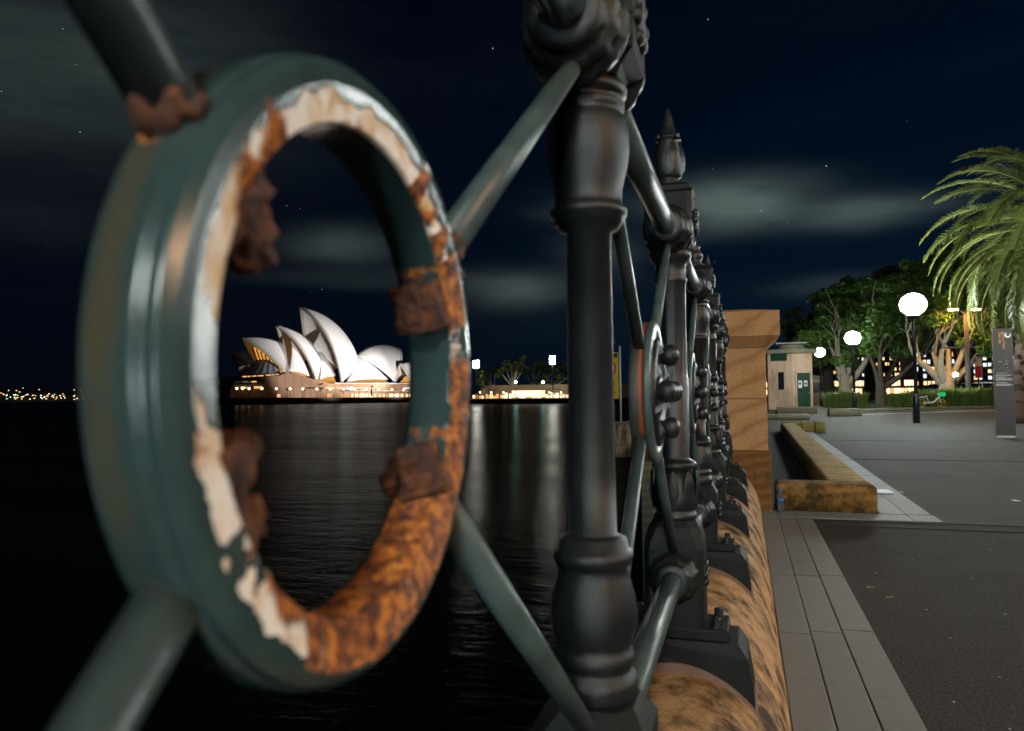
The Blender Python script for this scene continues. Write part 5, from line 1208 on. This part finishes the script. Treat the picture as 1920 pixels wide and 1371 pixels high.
# ================================================================== warning sign on a stone pile
pq = on_z(1168, 856, WZ); pile = thing('mooring_pile', 'rust-streaked stone pile rising from the water behind the nearest round post', 'pile', (pq.x, pq.y, WZ))
tz_ = on_y(1163, 791, pq.y).z-WZ; w = 17*pq.y/F_PX
MAT['pile'] = sandstone('rust_streaked_stone', (.42, .34, .22), (.52, .44, .30), 2, .1, stain=((.10, .035, .012), (6, 6, .7), .46, .9))
MB().bevel_box(-w*1.9, w, -w, w, -1, tz_-.14, .05).build('shaft', 'pile', pile); MB().bevel_box(-w*1.95, w*1.04, -w*1.05, w*1.05, tz_-.137, tz_, .03).build('cap', 'stone_grey', pile)
sp_ = on_y(1165, 789, pq.y); sgn = thing('warning_sign', 'yellow no-mooring sign with red circle on a grey post over the pile', 'sign', (sp_.x, pq.y-.2, WZ+tz_))
sh = on_y(1153, 650, pq.y).z-(WZ+tz_); MB().lathe([(.06, 0), (.06, sh)], 10).build('post', 'grey_text', sgn)
zt_, zb_ = on_y(1150, 662, pq.y).z-(WZ+tz_), on_y(1150, 748, pq.y).z-(WZ+tz_); MB().bevel_box(-1.35, -.08, -.10, -.065, zb_, zt_, .01).build('panel', 'yellow', sgn)
MB().lathe([(.48, 0), (.48, .006)], 28, M_=Matrix.Translation((-.70, -.102, zt_-.85)) @ Matrix.Rotation(PI/2, 4, 'X')).build('white_disc', 'white', sgn)
MB().lathe([(.42, 0), (.52, 0), (.52, .008), (.42, .008), (.42, 0)], 32, caps=False, M_=Matrix.Translation((-.70, -.109, zt_-.85)) @ Matrix.Rotation(PI/2, 4, 'X')).build('red_ring', 'red', sgn)
MB().box(-.46, .46, -.012, -.002, -.05, .05, Matrix.Translation((-.70, -.108, zt_-.85)) @ Matrix.Rotation(R(45), 4, 'Y')).build('red_bar', 'red', sgn)
MB().box(-1.32, -.11, -.106, -.102, zt_-.28, zt_-.05).build('black_header', 'black', sgn)
for k in range(3): MB().box(-1.2+.1*k, -.25-.06*k, -.106, -.102, zt_-1.62-.13*k, zt_-1.56-.13*k).build('print_line', 'black', sgn)
MB().add([(-.95, -.106, zb_+.30), (-.45, -.106, zb_+.30), (-.45, -.106, zb_+.22), (-.20, -.106, zb_+.36), (-.45, -.106, zb_+.50), (-.45, -.106, zb_+.42), (-.95, -.106, zb_+.42)], [(0, 1, 2, 3, 4, 5, 6)]).build('red_arrow', 'red', sgn)
rw = MB().box(on_y(1176, 800, pq.y+3).x, 3.5, pq.y+3, pq.y+5, WZ-1, -.35).build('quay_wall', 'stone_grey'); tag(rw, 'low lit stone quay wall beyond the pile at the water', 'quay wall')

# ================================================================== buildings behind the grove
def block(label, px0, px1, top, base, yd, rows, cols, wallm, seed, lit=.45, balc=True, name='apartment_building', wm=('win_warm', 'win_amber', 'win_white', 'win_warm')):
    a, b = on_y(px0, base, yd), on_y(px1, base, yd); t = thing(name, label, 'building', ((a.x+b.x)/2, yd, gz(yd))); W2 = (b.x-a.x)/2; H = on_y(px0, top, yd).z-gz(yd); rnd = random.Random(seed)
    wl = MB().box(-W2, W2, 0, 12, 0, H).build('wall', wallm, t); MB().box(-W2-.3, W2+.3, -.3, 12.3, H+.002, H+.5).build('roof', 'concrete_dark', t)
    fh = H/rows; cw = 2*W2/cols; shapes = {}
    me = MB().box(-cw*(.36 if name != 'arcade' else .43), cw*(.36 if name != 'arcade' else .43), -.06, .2, 0, fh*(.55 if name != 'arcade' else .68)).mesh('window')
    for m_ in set(wm+('win_dark',)): c_ = me.copy(); c_.materials.append(MAT[m_]); shapes[m_] = c_
    for r_ in range(rows):
        z = r_*fh+fh*.28
        for k in range(cols):
            m_ = rnd.choice(wm) if rnd.random() < lit else 'win_dark'; o = bpy.data.objects.new('window', shapes[m_]); C.objects.link(o); o.parent = t; o.location = (-W2+cw*(k+.5), 0, z)
        if balc: MB().box(-W2-.1, W2+.1, -1.1, -.002, r_*fh+fh*.02, r_*fh+fh*.20).build('balcony', 'concrete_pale', t)
    return t
block('white balconied apartment block glimpsed just right of the booth', 1517, 1576, 668, 738, 150, 8, 9, 'concrete_dark', 1, .5)
block('apartment block with many lit windows behind the leaning fig', 1600, 1705, 640, 738, 160, 10, 24, 'concrete_dark', 2, .34, False)
block('low arcade with warm glowing shopfronts under the trees', 1436, 1716, 716, 744, 120, 2, 44, 'facade_tan', 3, .92, False, 'arcade', ('shop', 'shop', 'win_warm', 'win_amber'))
block('tan office building behind the pale tree and sodium pole', 1716, 1826, 660, 740, 140, 6, 14, 'facade_tan', 5, .35, False)
block('dark office block with rows of white lit windows near the totem', 1826, 1990, 655, 735, 130, 7, 18, 'concrete_dark', 4, .7, False, 'office_building', ('win_white', 'win_white', 'win_warm'))
